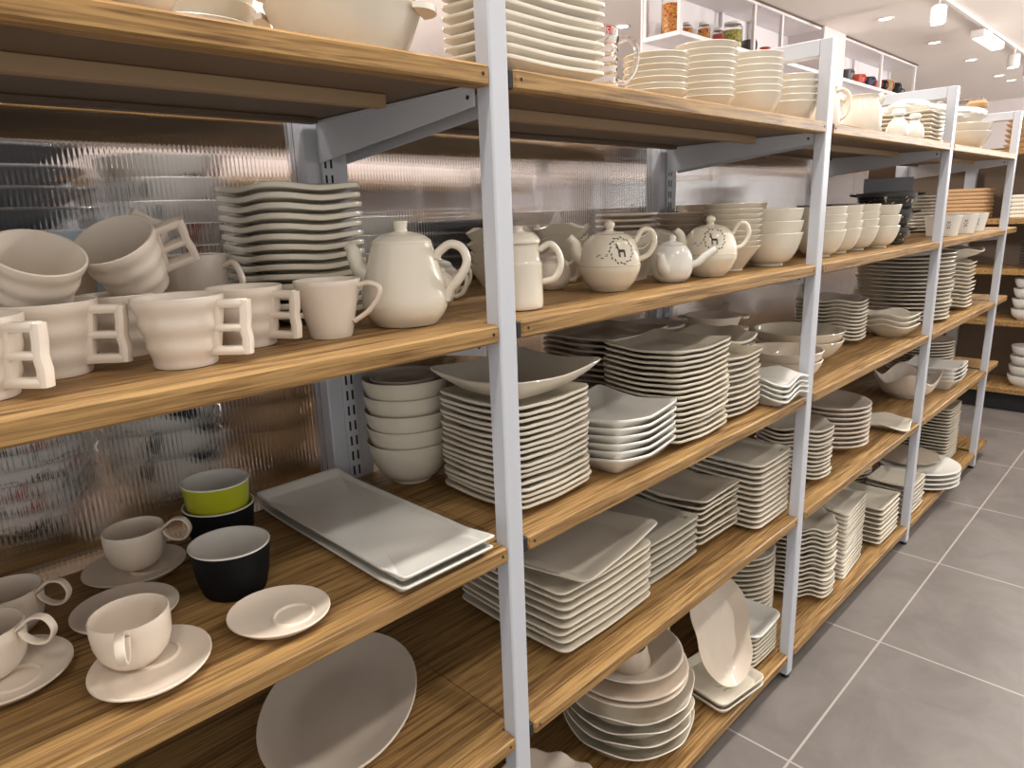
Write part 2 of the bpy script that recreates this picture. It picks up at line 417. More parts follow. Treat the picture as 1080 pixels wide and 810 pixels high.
# ---- mugs with a two hole square handle
def mug_body(h=.069, rb=.030, rt=.0425):
    P = [(0, .002), (rb * .8, .002), (rb * .86, 0), (rb * .97, 0), (rb, .002)]
    n = 24
    for i in range(1, n + 1):
        u = i / n; r = rb + (rt - rb) * u + .0008 * math.sin(u * 3 * 2 * PI + PI)
        P.append((r, .002 + (h - .003) * u))
    P += [(rt - .0006, h - .0002), (rt - .0015, h), (rt - .0026, h - .0008)]
    P += [(rb + (rt - rb) * u - .0032, .002 + (h - .003) * u) for u in (.9, .75, .6, .45, .3, .15)] + [(rb - .006, .006), (0, .0055)]
    return lathe(P, 44)
def square_handle(h=.069, rb=.030, rt=.0425):
    g = G(); zt, zm, zb = h - .010, h * .52, .013
    R = lambda z: rb + (rt - rb) * (z / h) - .002
    out = rt + .0255
    w = .0046
    oz = [(out, 0, zt + .001), (out - .001, 0, (zt + zm) / 2), (out - .003, 0, zm), (out - .0015, 0, (zm + zb) / 2), (out - .003, 0, zb)]
    tube([(R(zt), 0, zt + .001)] + [(out, 0, zt + .001)], w, n=12, flat=1.3, sup=4, g=g)
    tube([(out, 0, zt + .0042)] + oz[1:-1] + [(out - .003, 0, zb - .0032)], w, n=12, flat=1.3, sup=4, g=g)
    tube([(R(zm), 0, zm), (out - .003, 0, zm)], w * .8, n=12, flat=1.6, sup=4, g=g)
    tube([(R(zb), 0, zb), (out - .003, 0, zb)], w, n=12, flat=1.3, sup=4, g=g)
    tube([(rt - .0005, 0, zt + .0042), (R(zm) + .0025, 0, zm), (R(zb) + .002, 0, zb - .003)], w * .8, n=12, flat=1.5, sup=4, g=g)
    return g
MB, MH = mug_body().mesh('body'), square_handle().mesh('handle')
MB.materials.append(M['blush']); MH.materials.append(M['blush'])
def square_mug(label, loc, rz=0, rot=None, s=1.0):
    t = thing('mug', label, 'mug', loc, rz, 'ridged mugs with two-hole square handles', rot)
    t.scale = (s, s, s)
    obj('body', MB, None, t); obj('handle', MH, None, t); return t
a45 = math.radians(45)
ZZ = L4 + E
square_mug('ridged cream mug cut off by the left picture edge, two-hole square handle in front', (-.095, -.522, ZZ), math.radians(38), s=1.0)
square_mug('ridged cream mug standing under the wide tilted mug, square handle to the right', (-.150, -.452, ZZ), math.radians(48), s=1.02)
square_mug('ridged cream mug under the steeply tilted mug, its handle hidden behind front mug', (-.205, -.372, ZZ), math.radians(100), s=.97)
square_mug('ridged cream mug standing foremost at the shelf edge, square handle to the right', (-.090, -.353, ZZ), math.radians(42))
square_mug('ridged cream mug between the front mug and the tapered cup, square handle right', (-.142, -.262, ZZ), math.radians(27), s=.97)
CR, CU, CB = Vector((.708, .705, -.034)), Vector((-.147, .194, .97)), Vector((.691, -.682, .241))
def lean(axis, hint, centre, hc=.035):
    """turn a mug so that its mouth looks along axis and its handle roughly along hint; centre is the middle of its body"""
    Zv = Vector(axis).normalized(); Xv = Vector(hint); Xv = (Xv - Zv * Xv.dot(Zv)).normalized(); Yv = Zv.cross(Xv)
    r = Matrix((Xv, Yv, Zv)).transposed()
    return Vector(centre) - Zv * hc, r.to_euler()
for lab, ax, hn, ce, sz in (('ridged cream mug lying tilted in the mouth of another mug at far left', (.52, .10, .83), (-.5, -.85, 0), (-.150, -.455, 1.1790), .93),
                            ('ridged cream mug lying steeply tilted with square handle pointing up right', (.36, -.42, .765), (.30, .72, .35), (-.188, -.364, 1.186), .97),
                            ('ridged cream mug lying at the back of the heap, handle upward', (.11, -.82, .36), (.105, .334, .9), (-.290, -.330, 1.182), .84)):
    lo, eu = lean(ax, hn, ce); square_mug(lab, lo, rot=eu, s=sz)

# ---- cup with a pointed loop handle, and round handled mugs
def cup_body(h, rb, rt, bulge=0.0, t=.0028, n=44, rim=0):
    P = [(0, .002), (rb * .78, .002), (rb * .84, 0), (rb * .96, 0), (rb, .002)]
    for i in range(1, 13):
        u = i / 12; P.append((rb + (rt - rb) * u + bulge * math.sin(PI * u ** .7), .002 + (h - .003) * u))
    P += [(rt - .0004, h), (rt - t * .6, h + .0002), (rt - t, h - .001)]
    P += [(rb + (rt - rb) * u + bulge * math.sin(PI * u ** .7) - t, .002 + (h - .003) * u) for u in (.9, .75, .6, .45, .3, .16)] + [(rb * .7, .0065), (0, .006)]
    return lathe(P, n)
t = thing('cup', 'tapered cream cup with pointed curved handle beside the large teapot', 'cup', (-.109, -.176, ZZ), math.radians(40))
obj('body', cup_body(.068, .025, .039), M['blush'], t)
obj('handle', tube(cr([(.036, 0, .060), (.050, 0, .063), (.0625, 0, .057), (.060, 0, .045), (.048, 0, .030), (.030, 0, .018)], 6), .0032, flat=1.3), M['blush'], t)
def round_mug(label, loc, rz, h=.075, rb=.03, rt=.038, m='blush', grp='round handled mugs', bulge=.002, rot=None):
    t = thing('mug', label, 'mug', loc, rz, None, rot)
    obj('body', cup_body(h, rb, rt, bulge), M[m], t)
    obj('handle', tube(cr([(rt - .001, 0, h * .85), (rt + .014, 0, h * .88), (rt + .022, 0, h * .66), (rt + .015, 0, h * .40), (rb + .005, 0, h * .27)], 6), .004, flat=1.3), M[m], t)
    return t
round_mug('cream mug with round loop handle standing behind the ridged mugs', (-.268, -.264, L4 + E), math.radians(40), h=.100, rb=.03, rt=.036)
stack('bowl', bowl(.048, .055), M['matte'], 2, .024, -.318, -.492, L4 + E, 'matte cream bowl', 'of the pair behind the heaped mugs', 'bowl')
round_mug('cream cup with loop handle at the back left, against the ribbed panel', (-.362, -.392, L4 + E), math.radians(75), h=.104, rb=.03, rt=.04, m='matte')

# ---- wavy square plates stacked behind the cup
stack('square_plate', wavy_plate(.077, .077, .017, -.005, 4, .026, .0078), M['cream'], 14, .0128, -.288, -.118, L4 + E, 'wavy edged cream square plate', 'of the stack behind the cups', 'plate', rz=math.radians(4), rj=.03)

# ---- teapots
def pot_profile(pts): return cr([(r, 0, z) for r, z in pts], 5)
def prof_fn(P):
    def R(z):
        for a, b in zip(P, P[1:]):
            if min(a.z, b.z) <= z <= max(a.z, b.z) and abs(a.z - b.z) > 1e-6: return a.x + (b.x - a.x) * (z - a.z) / (b.z - a.z)
        return P[-1].x
    return R
def decal(R, a0, polys, off=.0005):
    g = G()
    for poly in polys:
        vs = []
        for u, z in poly:
            r = R(z) + off; an = a0 + u / r; vs.append((r * math.cos(an), r * math.sin(an), z))
        g.add(vs, [tuple(range(len(vs)))])
    return g
def seg(u0, z0, u1, z1, w):
    dx, dz = u1 - u0, z1 - z0; l = math.hypot(dx, dz); nx, nz = -dz / l * w / 2, dx / l * w / 2
    return [(u0 + nx, z0 + nz), (u0 - nx, z0 - nz), (u1 - nx, z1 - nz), (u1 + nx, z1 + nz)]
def teapot(label, loc, rz, body, lid, spout, handle, m, hr=.0045, sr=(.013, .006), group=None, ribs=None, seam=None, deer=None, hflat=1.2, lidm=None, spout_rz=PI):
    t = thing('teapot', label, 'teapot', loc, rz, group)
    P = pot_profile(body); R = prof_fn(P)
    pr = [(0, .002), (body[0][0] * .85, .002), (body[0][0] * .9, 0)] + [(p.x, p.z) for p in P]
    pr += [(pr[-1][0] - .004, pr[-1][1] - .001), (0, pr[-1][1] - .003)]
    b = obj('body', lathe(pr, 56), M[m], t)
    LP = pot_profile(lid)
    l = obj('lid', lathe([(0, lid[0][1] - .002)] + [(p.x, p.z) for p in LP if p.x > 1e-4] + [(0, lid[-1][1])], 40), M[lidm or m], t)
    if spout:
        sp = cr(spout, 6); g = tube(sp, lerp(sr[0], sr[1], len(sp)), n=14, flat=1.0)
        g.xf(Matrix.Rotation(spout_rz - PI, 4, 'Z')); s_ = obj('spout', g, M[m], t)
    hp = cr(handle, 6)
    obj('handle', tube(hp, hr, n=12, flat=hflat), M[m], t)
    if seam: obj('seam_line', lathe([(R(seam) + .0004, seam - .0008), (R(seam) + .0008, seam), (R(seam) + .0004, seam + .0008), (R(seam) - .0008, seam + .0008), (R(seam) - .0008, seam - .0008)], 56), M['beige'], t)
    if deer:
        a0, zc, sc = deer; pl = []
        for i in range(22):
            th = 2 * PI * i / 22; r = (.0135 + .0014 * (i % 2)) * sc; q = .0022 * sc
            cx, cz = r * math.cos(th), zc + r * math.sin(th)
            pl.append([(cx + q * math.cos(th + 1.1), cz + q * math.sin(th + 1.1)), (cx + .4 * q * math.cos(th + 2.6), cz + .4 * q * math.sin(th + 2.6)), (cx - q * math.cos(th + 1.1), cz - q * math.sin(th + 1.1)), (cx - .4 * q * math.cos(th + 2.6), cz - .4 * q * math.sin(th + 2.6))])
        k = .001 * sc
        pl.append([(-5 * k, zc - 1 * k), (-4 * k, zc + 1.4 * k), (3 * k, zc + 1.2 * k), (4 * k, zc - 1 * k), (0, zc - 1.8 * k)])
        for u in (-4.3, -3, 2.2, 3.3): pl.append(seg(u * k, zc - .6 * k, (u + .3) * k, zc - 7 * k, .9 * k))
        pl.append(seg(-3.6 * k, zc, -5.2 * k, zc + 4.4 * k, 1.7 * k)); pl.append(seg(-4.6 * k, zc + 4.2 * k, -7 * k, zc + 3.4 * k, 1.5 * k))
        for a, b2 in ((-8, 8), (-5, 9), (-3, 8), (-6.2, 8.5)): pl.append(seg(-5 * k, zc + 4.6 * k, a * k, zc + b2 * k, .5 * k))
        for u0, u1, zz in ((-31, -18, -6), (-29, -17, -4.4), (-26, -22, -8)): pl.append(seg(u0 * k, zc + zz * k, u1 * k, zc + (zz + .4) * k, .7 * k))
        obj('deer_print', decal(R, a0, pl), M['ink'], t, label='black printed deer in a wreath')
    return t
teapot('large cream teapot with ribbed shoulder and curled handle beside the front post', (-.112, -.062, ZZ), math.radians(38),
       [(.040, .0005), (.052, .016), (.0555, .034), (.051, .06), (.0445, .082), (.0400, .098), (.0385, .1035)],
       [(.0385, .1036), (.0375, .107), (.028, .1135), (.014, .1175), (.0085, .119), (.0088, .127), (.0092, .131), (.004, .1322), (.0001, .1324)],
       [(-.046, 0, .058), (-.058, 0, .073), (-.064, 0, .088), (-.0665, 0, .098), (-.0725, 0, .104)],
       [(.044, 0, .084), (.049, 0, .092), (.064, 0, .101), (.079, 0, .095), (.084, 0, .078), (.074, 0, .058), (.060, 0, .043), (.054, 0, .030)],
       'cream', hr=.0056, sr=(.013, .0065))
tbs = [(.022, .0005), (.034, .012), (.037, .028), (.033, .045), (.024, .054)]
tls = [(.024, .0545), (.020, .061), (.008, .066), (.0055, .069), (.007, .074), (.004, .0785), (.0001, .079)]
tsp = [(-.030, 0, .024), (-.044, 0, .034), (-.052, 0, .050), (-.058, 0, .055)]
thn = [(.033, 0, .044), (.050, 0, .052), (.055, 0, .038), (.048, 0, .022), (.036, 0, .016)]
teapot('small cream teapot half hidden behind the large teapot', (-.205, .055, ZZ), math.radians(40), tbs, tls, tsp, thn, 'stone', sr=(.009, .005), hr=.0035)
teapot('small cream teapot seen just left of the front post', (-.285, .135, ZZ), math.radians(35), tbs, tls, tsp, thn, 'stone', sr=(.009, .005), hr=.0035)
teapot('small beige teapot behind the tall coffee pot', (-.215, .340, ZZ), math.radians(25), tbs, tls, tsp, thn, 'matte', sr=(.009, .005), hr=.0035)
teapot('tall cream coffee pot with domed lid just right of the front post', (-.083, .122, ZZ), math.radians(42),
       [(.031, .0005), (.0345, .004), (.0345, .03), (.034, .06), (.0335, .066), (.0310, .072), (.030, .09), (.0318, .094)],
       [(.0322, .0945), (.0310, .100), (.022, .108), (.010, .111), (.007, .113), (.0075, .1165), (.003, .1178), (.0001, .118)],
       [(-.030, 0, .078), (-.040, 0, .088), (-.047, 0, .096)],
       [(.030, 0, .084), (.046, 0, .092), (.058, 0, .080), (.061, 0, .060), (.052, 0, .043), (.033, 0, .038)],
       'cream', hr=.0046, sr=(.011, .006))
TP = ([(.030, .0005), (.042, .014), (.0515, .032), (.0535, .0435), (.0530, .0445), (.0515, .060), (.044, .082), (.032, .094), (.026, .0965)],
      [(.026, .0968), (.020, .099), (.009, .101), (.0062, .104), (.009, .110), (.008, .115), (.003, .1182), (.0001, .1185)],
      [(-.043, 0, .052), (-.056, 0, .068), (-.060, 0, .082), (-.070, 0, .093)],
      [(.044, 0, .082), (.056, 0, .101), (.071, 0, .099), (.077, 0, .080), (.067, 0, .060), (.050, 0, .052)])
teapot('cream teapot over cup with deer print, directly right of the coffee pot', (-.108, .372, ZZ), math.radians(42), *TP, 'ivory', hr=.0046, sr=(.014, .007), seam=.0445, deer=(math.radians(-42 - 28), .070, 1.45))
teapot('cream teapot over cup with deer print, half hidden behind the small white teapot', (-.085, .672, ZZ), math.radians(45), *TP, 'ivory', hr=.0046, sr=(.014, .007), seam=.0445, deer=(math.radians(-45 - 50), .074, 1.4))
teapot('small white teapot with its spout toward the viewer and straight side handle', (-.092, .545, ZZ), math.radians(30),
       [(.024, .0005), (.034, .010), (.039, .028), (.036, .050), (.026, .066), (.021, .069)],
       [(.0215, .0692), (.017, .073), (.008, .0755), (.006, .078), (.0068, .083), (.003, .0865), (.0001, .0868)],
       [(-.030, 0, .022), (-.044, 0, .032), (-.050, 0, .046), (-.055, 0, .056)],
       [(.034, 0, .030), (.048, 0, .036), (.060, 0, .046), (.075, 0, .056), (.080, 0, .0585)],
       'white', hr=.007, sr=(.013, .006), spout_rz=PI + math.radians(70), hflat=1.0)

# ---- bay two, eye level shelf, bowls behind the teapots
sqb = dish(rrect(.052, .052, .018, 4, 3), cone_prof(.046, .6, .07), lambda x, y, s: .006 * sw(s) * math.cos(4 * math.atan2(y, x))).mesh('square_bowl')
stack('square_bowl', sqb, M['stone'], 4, .021, -.300, .470, ZZ, 'cream square bowl', 'of the stack behind the coffee pot', 'bowl', rz=.6)
stack('square_bowl', sqb, M['stone'], 4, .0205, -.335, .330, ZZ, 'cream square bowl', 'of the stack nearest the back panel', 'bowl', rz=.3)
stack('square_bowl', sqb, M['stone'], 3, .022, -.195, .548, ZZ, 'cream square bowl', 'of the stack behind the deer teapot', 'bowl', rz=.2)
stack('square_bowl', sqb, M['stone'], 3, .021, -.208, .662, ZZ, 'cream square bowl', 'of the stack behind small white teapot', 'bowl', rz=.5)
stack('round_plate', round_plate(.070, .015), M['matte'], 10, .0125, -.325, .722, ZZ, 'cream round plate', 'of the stack before the rear upright', 'plate')
stack('soup_bowl', cbowl(.078, .036, .5), M['matte'], 8, .0125, -.242, .850, ZZ, 'cream flared bowl', 'of the stack behind the right teapot', 'bowl')
stack('rice_bowl', cbowl(.061, .052, .42, .026), M['ivory'], 9, .0110, -.108, .805, ZZ, 'cream flared rice bowl', 'of the stack beside the deer teapot', 'bowl')
stack('deep_bowl', bowl(.072, .072, .45, 66), M['cream'], 3, .0265, -.092, .950, ZZ, 'large cream deep bowl', 'of the stack before the second post', 'bowl')
stack('salad_bowl', bowl(.112, .08, .4, 66), M['beige'], 3, .030, -.264, 1.037, ZZ, 'wide beige salad bowl', 'of the stack behind the rice bowls', 'bowl')
stack('casserole_dish', dish(rrect(.11, .075, .05), cone_prof(.055, .8, .05)), M['stone'], 3, .032, -.285, 1.235, ZZ, 'pale oval casserole dish', 'of the stack behind the second post', 'dish')
# bay three, eye level shelf
db = bowl(.064, .066, .45, 66).mesh('deep_bowl')
stack('deep_bowl', db, M['cream'], 4, .0195, -.095, 1.245, ZZ, 'cream deep bowl', 'of the stack right of second post', 'bowl')
stack('deep_bowl', db, M['cream'], 4, .0195, -.105, 1.388, ZZ, 'cream deep bowl', 'second stack along from second post', 'bowl')
stack('deep_bowl', db, M['cream'], 4, .0200, -.105, 1.522, ZZ, 'cream deep bowl', 'third stack along from second post', 'bowl')
stack('deep_bowl', bowl(.06, .062, .45, 66), M['cream'], 3, .030, -.085, 1.655, ZZ, 'cream deep bowl', 'of the stack left of black boxes', 'bowl')
stack('salad_bowl', bowl(.1, .07, .4, 66), M['beige'], 3, .024, -.275, 1.47, ZZ, 'wide beige bowl', 'of the stack near the back panel', 'bowl')
stack('serving_bowl', bowl(.09, .06, .4, 66), M['slate'], 3, .034, -.27, 1.74, ZZ, 'black serving bowl', 'of the stack behind the cream bowls', 'bowl')
# black handled pots in boxes
def black_pot(i, x, y, z, w):
    t = thing('lidded_pot', ['black round pot with white speckled side, lowest of four', 'black round pot with white speckled side, second of four', 'wider black pot with side lugs, third of four', 'dark box topping the stack of black pots'][i], 'pot', (x, y, z), .3, 'black pots stacked beside the third post')
    if i < 3:
        obj('body', lathe([(0, 0), (w * .72, 0), (w * .8, .004), (w * .97, .03), (w, .048), (w * 1.02, .0505), (w * .99, .052), (w * .95, .048), (w * .74, .006), (0, .005)], 36), M['slate'], t)
        obj('speckled_band', lathe([(w * .86 + .0005, .012), (w * .955 + .0006, .0265), (w * .985 + .0006, .040), (w * .975, .040), (w * .94, .0265), (w * .85, .012)], 36), M['dots'], t)
        for s in (-1, 1): obj('lug', tube(cr([(s * w * .98, -.018, .044), (s * (w + .014), -.014, .047), (s * (w + .014), .014, .047), (s * w * .98, .018, .044)], 5), .0045, (0, 0, 1), flat=.8), M['black'], t)
    else:
        obj('carton', box(-w, w, -w, w, 0, .042, .001), M['slate'], t)
        obj('sticker', box(w + .0002, w + .0007, w * .35, w * .8, .012, .034, .0001), M['paper'], t)
for i in range(4): black_pot(i, -.125, 1.845, L4 + E + i * .0535, [.075, .078, .088, .068][i])
# bay four, eye level
def print_cup(label, x, y, rz, r=.05, h=.072):
    t = thing('square_cup', label, 'cup', (x, y, ZZ), rz, 'printed white cups right of the third post')
    obj('body', dish(rrect(r, r, .016, 4, 3), cone_prof(h, .82, .07)), M['white'], t)
    pl = []
    for i in range(6):
        a = 2 * PI * i / 6; c, s = .008 * math.cos(a), .013 * math.sin(a)
        pl.append([(c * .2, s * .2), (c - s * .15, s + c * .15), (c * 1.2, s * 1.2), (c + s * .15, s - c * .15)])
    g = G()
    for p in pl: g.add([(r * .93 + .0010 + .09 * (z + .0), u, h * .55 + z) for u, z in p], [tuple(range(len(p)))])
    obj('flower_print', g, M['navy'], t, label='dark blue flower print')
print_cup('square white cup with a dark blue flower, right of the third post', -.095, 2.40, -.9)
print_cup('square white cup with small dark print, second from the third post', -.095, 2.62, -.8, .055)
print_cup('square white cup with small dark print, third from the third post', -.095, 2.80, -.75, .052)
stack('round_plate', round_plate(.09, .014), M['stone'], 11, .0135, -.27, 2.72, ZZ, 'pale round plate', 'of the stack behind the printed cups', 'plate')

# ------------------------------------------------------------------ lower left shelf: cups, saucers, bowls
ZC = L3 + E
def saucer(name_label, x, y, rz=0, r=.062):
    t = thing('saucer', name_label, 'saucer', (x, y, ZC), rz, 'off centre cream saucers on the lower left shelf')
    out = [(px * 1.0, py * .92) for px, py in circ(r, 56)]
    o = dish(out, [(0, .0015), (.60, .0015), (.64, 0), (.72, 0), (.80, .003), (.96, .0105), (1, .0125), (.998, .0140), (.98, .0145), (.955, .0135), (.82, .0105), (.7, .0085), (.4, .0075), (0, .0072)])
    obj('dish', o, M['matte'], t)
    w = lathe([(.0195, .0073), (.0205, .0096), (.0218, .0102), (.0230, .0098), (.0245, .0080), (.0245, .0060), (.0195, .0060)], 40)
    w.xf(Matrix.Translation((.017, 0, 0))); obj('cup_ring', w, M['matte'], t)
    return t
def loop_cup(label, x, y, z, rz, s=1.0):
    t = thing('coffee_cup', label, 'cup', (x, y, z), rz, 'cream cups with ribbon loop handles'); t.scale = (s, s, s)
    h = .052
    P = [(0, .002), (.017, .002), (.018, 0), (.021, 0), (.025, .003), (.0325, .013), (.036, .026), (.037, .040), (.0368, h - .001), (.0362, h), (.0350, h), (.0344, h - .0012), (.0342, .040), (.033, .026), (.029, .014), (.020, .0055), (0, .005)]
    obj('body', lathe(P, 44), M['matte'], t)
    hp = cr([(.034, 0, .046), (.042, 0, .0525), (.054, 0, .0610), (.067, 0, .0600), (.0730, 0, .0475), (.066, 0, .0350), (.053, 0, .0335), (.0425, 0, .0400), (.0395, 0, .047)], 6)
    obj('handle', tube(hp, .0017, n=12, flat=2.7, sup=3), M['matte'], t)
    return t
def sc(fx, fy): return fx, fy
saucer('cream saucer under the rear cup, nearest the ribbed back panel', -.318, -.378, math.radians(60))
loop_cup('cream cup with ribbon loop handle, on the saucer nearest the back panel', -.322, -.372, ZC + .0105, math.radians(48))
saucer('empty cream saucer lying between the two cups on their saucers', -.214, -.420, math.radians(30), r=.0595)
saucer('cream saucer under the front cup whose handle faces the viewer', -.083, -.434, math.radians(150), r=.0625)
loop_cup('cream cup on the front saucer with its handle facing the viewer', -.103, -.442, ZC + .0105, math.radians(-22), 1.02)
saucer('cream saucer cut off by the left picture edge', -.180, -.543, math.radians(20), r=.064)
loop_cup('cream cup on the left edge saucer, loop handle to the right', -.190, -.553, ZC + .0105, math.radians(46))
loop_cup('cream cup behind the left edge cup, only its loop handle and rim showing', -.285, -.520, ZC, math.radians(46))
saucer('lone cream saucer at the shelf edge before the black bowl', -.071, -.300, math.radians(35), r=.058)
def oval_bowl(label, x, y, z, m, grp, r=.047, h=.063):
    t = thing('bowl', label, 'bowl', (x, y, z), math.radians(30), grp)
    k = [(px * 1.04, py * .96) for px, py in circ(1, 48)]
    P = [(0, .002), (r * .66, .002), (r * .70, 0), (r * .76, 0), (r * .79, .003)]
    for i in range(1, 25):
        u = i / 24; P.append((r * (.79 + .205 * u ** .85) + .0004 * math.sin(u * 60), .003 + (h - .005) * u))
    obj('body', dish(k, P + [(r * .985, h - .0018), (r * .955, h * .8), (r * .90, h * .4), (r * .83, .010), (r * .7, .0055), (0, .005)]), M[m], t)
    t2 = [(r * .995, h - .0021), (r * 1.0, h - .0005), (r * .985, h), (r * .955, h - .0006), (r * .93, h * .8), (r * .87, h * .4), (r * .79, .013), (r * .6, .0078), (0, .0072)]
    obj('lining', dish(k, t2), M['white'], t, label='white glazed inside and rim')
    return t
oval_bowl('black ribbed bowl standing empty and alone, white inside', -.182, -.304, ZC, 'black', None, r=.0475)
oval_bowl('black ribbed bowl with the lime green bowl nested in it', -.316, -.262, ZC, 'black', None, r=.0475)
oval_bowl('lime green bowl with white inside, nested in a black bowl', -.316, -.262, ZC + .036, 'lime', None, r=.0450, h=.062)
# long trays
def long_tray(label, z, dx, dy, rz=0):
    t = thing('serving_tray', label, 'tray', (-.191 + dx, -.104 + dy, z), rz, None)
    ax, ay = .198, .074
    g = dish(rrect(ax, ay, .006, 3, 8), [(0, .0015), (.86, .0015), (.88, 0), (.91, 0), (.93, .0012), (.985, .0060), (1, .0075), (1, .0092), (.99, .0100), (.965, .0096), (.93, .0062), (.90, .0046), (.5, .0042), (0, .0042)],
             lambda x, y, s: (.007 * max(0, (abs(x) - .165) / .033) * min(1, max(0, (s - .9) / .06))))
    obj('tray', g, M['white'], t); return t
long_tray('long white serving tray, lower of two, left of the front post', ZC, 0, -.001, math.radians(-.2))
long_tray('long white serving tray, upper of two, left of the front post', ZC + .0138, 0, .001, math.radians(.2))

# bay one, next shelf down: an oval platter
t = obj('oval_platter', dish([(px * .118, py * .172) for px, py in circ(1, 64)], [(0, .002), (.55, .002), (.57, 0), (.62, 0), (.66, .004), (.85, .017), (.985, .0245), (1, .026), (1, .0275), (.985, .0285), (.9, .0225), (.74, .0130), (.64, .0070), (.5, .0058), (0, .0055)]), M['matte'], None, (-.240, -.148, L2 + E), (0, 0, a45), 'large cream oval platter lying flat below the cups, cut by picture bottom', 'platter')

# ------------------------------------------------------------------ bay two, third shelf
Z3 = L3 + E
stack('deep_bowl', bowl(.074, .074, .45, 66), M['stone'], 5, .0275, -.312, .072, Z3, 'grey white deep bowl', 'of the stack left of front post', 'bowl', jit=.003)
obj('small_bowl', bowl(.060, .030, .5, 70), M['matte'], None, (-.312, .072, Z3 + .155), (0, 0, 0), 'small beige bowl nested in the deep bowls left of the post', 'bowl')
obj('saucer_dish', round_plate(.050, .012), M['matte'], None, (-.312, .072, Z3 + .1725), (0, 0, 0), 'small beige dish topping the stack of deep bowls', 'dish')
s1 = sq_plate(.092, .090, .014, .02, .006).mesh('square_plate')
stack('square_plate', s1, M['stone'], 17, .0097, -.136, .157, Z3, 'cream square plate', 'of the stack behind the front post', 'plate', rj=.045, jit=.003, rz=.02)
obj('serving_dish', dish(rrect(.098, .108, .022, 4, 6), [(0, .002), (.5, .002), (.52, 0), (.58, 0), (.62, .002), (.85, .018), (.99, .030), (1, .032), (.99, .0335), (.965, .032), (.84, .021), (.62, .0065), (.3, .005), (0, .005)], lambda x, y, s: .010 * (abs(x * y) / (.098 * .108)) ** 1.5), M['stone'], None, (-.128, .155, Z3 + .1745), (0, 0, .05), 'deep cream square serving dish topping the stack behind front post', 'dish')
stack('square_bowl', dish(rrect(.092, .090, .012, 4, 8), [(0, .003), (.6, .003), (.62, 0), (.68, 0), (.72, .003), (.88, .018), (.98, .026), (1, .028), (1, .031), (.985, .032), (.96, .0295), (.86, .0215), (.66, .008), (.3, .007), (0, .007)], lambda x, y, s: sw(s) * (-.005 + .014 * (abs(x * y) / (.092 * .09)) ** 1.3)), M['white'], 6, .0138, -.110, .372, Z3, 'white square bowl', 'of the pile right of front post', 'bowl', rj=.015, jit=.0015)
s2 = sq_plate(.091, .098, .014, .018, .009).mesh('square_plate')
stack('square_plate', s2, M['ivory'], 17, .0108, -.112, .566, Z3, 'ivory square plate', 'of the tallest square stack, mid shelf', 'plate', rj=.03, jit=.003)
stack('square_plate', sq_plate(.085, .083, .013, .02, .008), M['ivory'], 11, .0123, -.122, .757, Z3, 'ivory square plate', 'of the stack right of tallest stack', 'plate', rj=.03, jit=.003)
obj('leaf_dish', leaf_dish(.095, 3, .10, .03, .4), M['ivory'], None, (-.140, .785, Z3 + .1378), (math.radians(4), math.radians(-3), .3), 'leaf shaped cream dish topping the stack right of tallest stack', 'dish')
stack('square_plate', wavy_plate(.082, .082, .014, .01, 4), M['stone'], 5, .0125, -.29, .325, Z3 + .084, 'wavy cream plate', 'of the upper pile behind front post', 'plate', rj=.04)
stack('square_plate', sq_plate(.08, .08, .014, .02, .005), M['beige'], 7, .0108, -.29, .325, Z3, 'plain beige plate', 'under the wavy pile behind front post', 'plate', rj=.03)
stack('square_plate', sq_plate(.095, .11, .014, .014, .005), M['beige'], 15, .0125, -.290, .60, Z3, 'beige square plate', 'of the dark stack near back panel', 'plate', rj=.02)
stack('round_plate', round_plate(.075, .014), M['matte'], 14, .0125, -.30, .80, Z3, 'matte round plate', 'of the stack near the back panel', 'plate')
# handled casserole
def casserole(label, x, y, z, rz, r=.075, h=.05, m='matte', grp=None):
    t = thing('casserole_dish', label, 'dish', (x, y, z), rz, grp)
    obj('body', cbowl(r, h, .72, .034, .8), M[m], t)
    for s in (-1, 1):
        obj('lug', prism([(s * (r * .985) + s * .020 * math.sin(PI * i / 10), .026 * math.cos(PI * i / 10)) for i in range(11)], h - .008, h - .002), M[m], t)
    return t
for i in range(5): casserole('cream lugged casserole dish, %s of the stack near the back panel' % ordn(i, 5), -.268, 1.030, Z3 + i * .031, math.radians(40), .072, .046, 'matte', 'lugged casserole dishes near the back panel')
stack('square_dish', dish(rrect(.076, .069, .012, 4, 6), [(0, .002), (.56, .002), (.58, 0), (.64, 0), (.68, .003), (.86, .020), (1, .024), (1, .0265), (.98, .0275), (.85, .0235), (.64, .007), (0, .006)], lambda x, y, s: .007 * sw(s) * math.cos(4 * math.atan2(y, x))), M['white'], 4, .0120, -.062, .917, Z3, 'small white square dish', 'of the stack left of second post', 'dish', rz=.03)
stack('salad_bowl', bowl(.092, .055, .5, 66), M['matte'], 2, .024, -.118, 1.138, Z3, 'wide cream bowl', 'of the pair behind the second post', 'bowl')
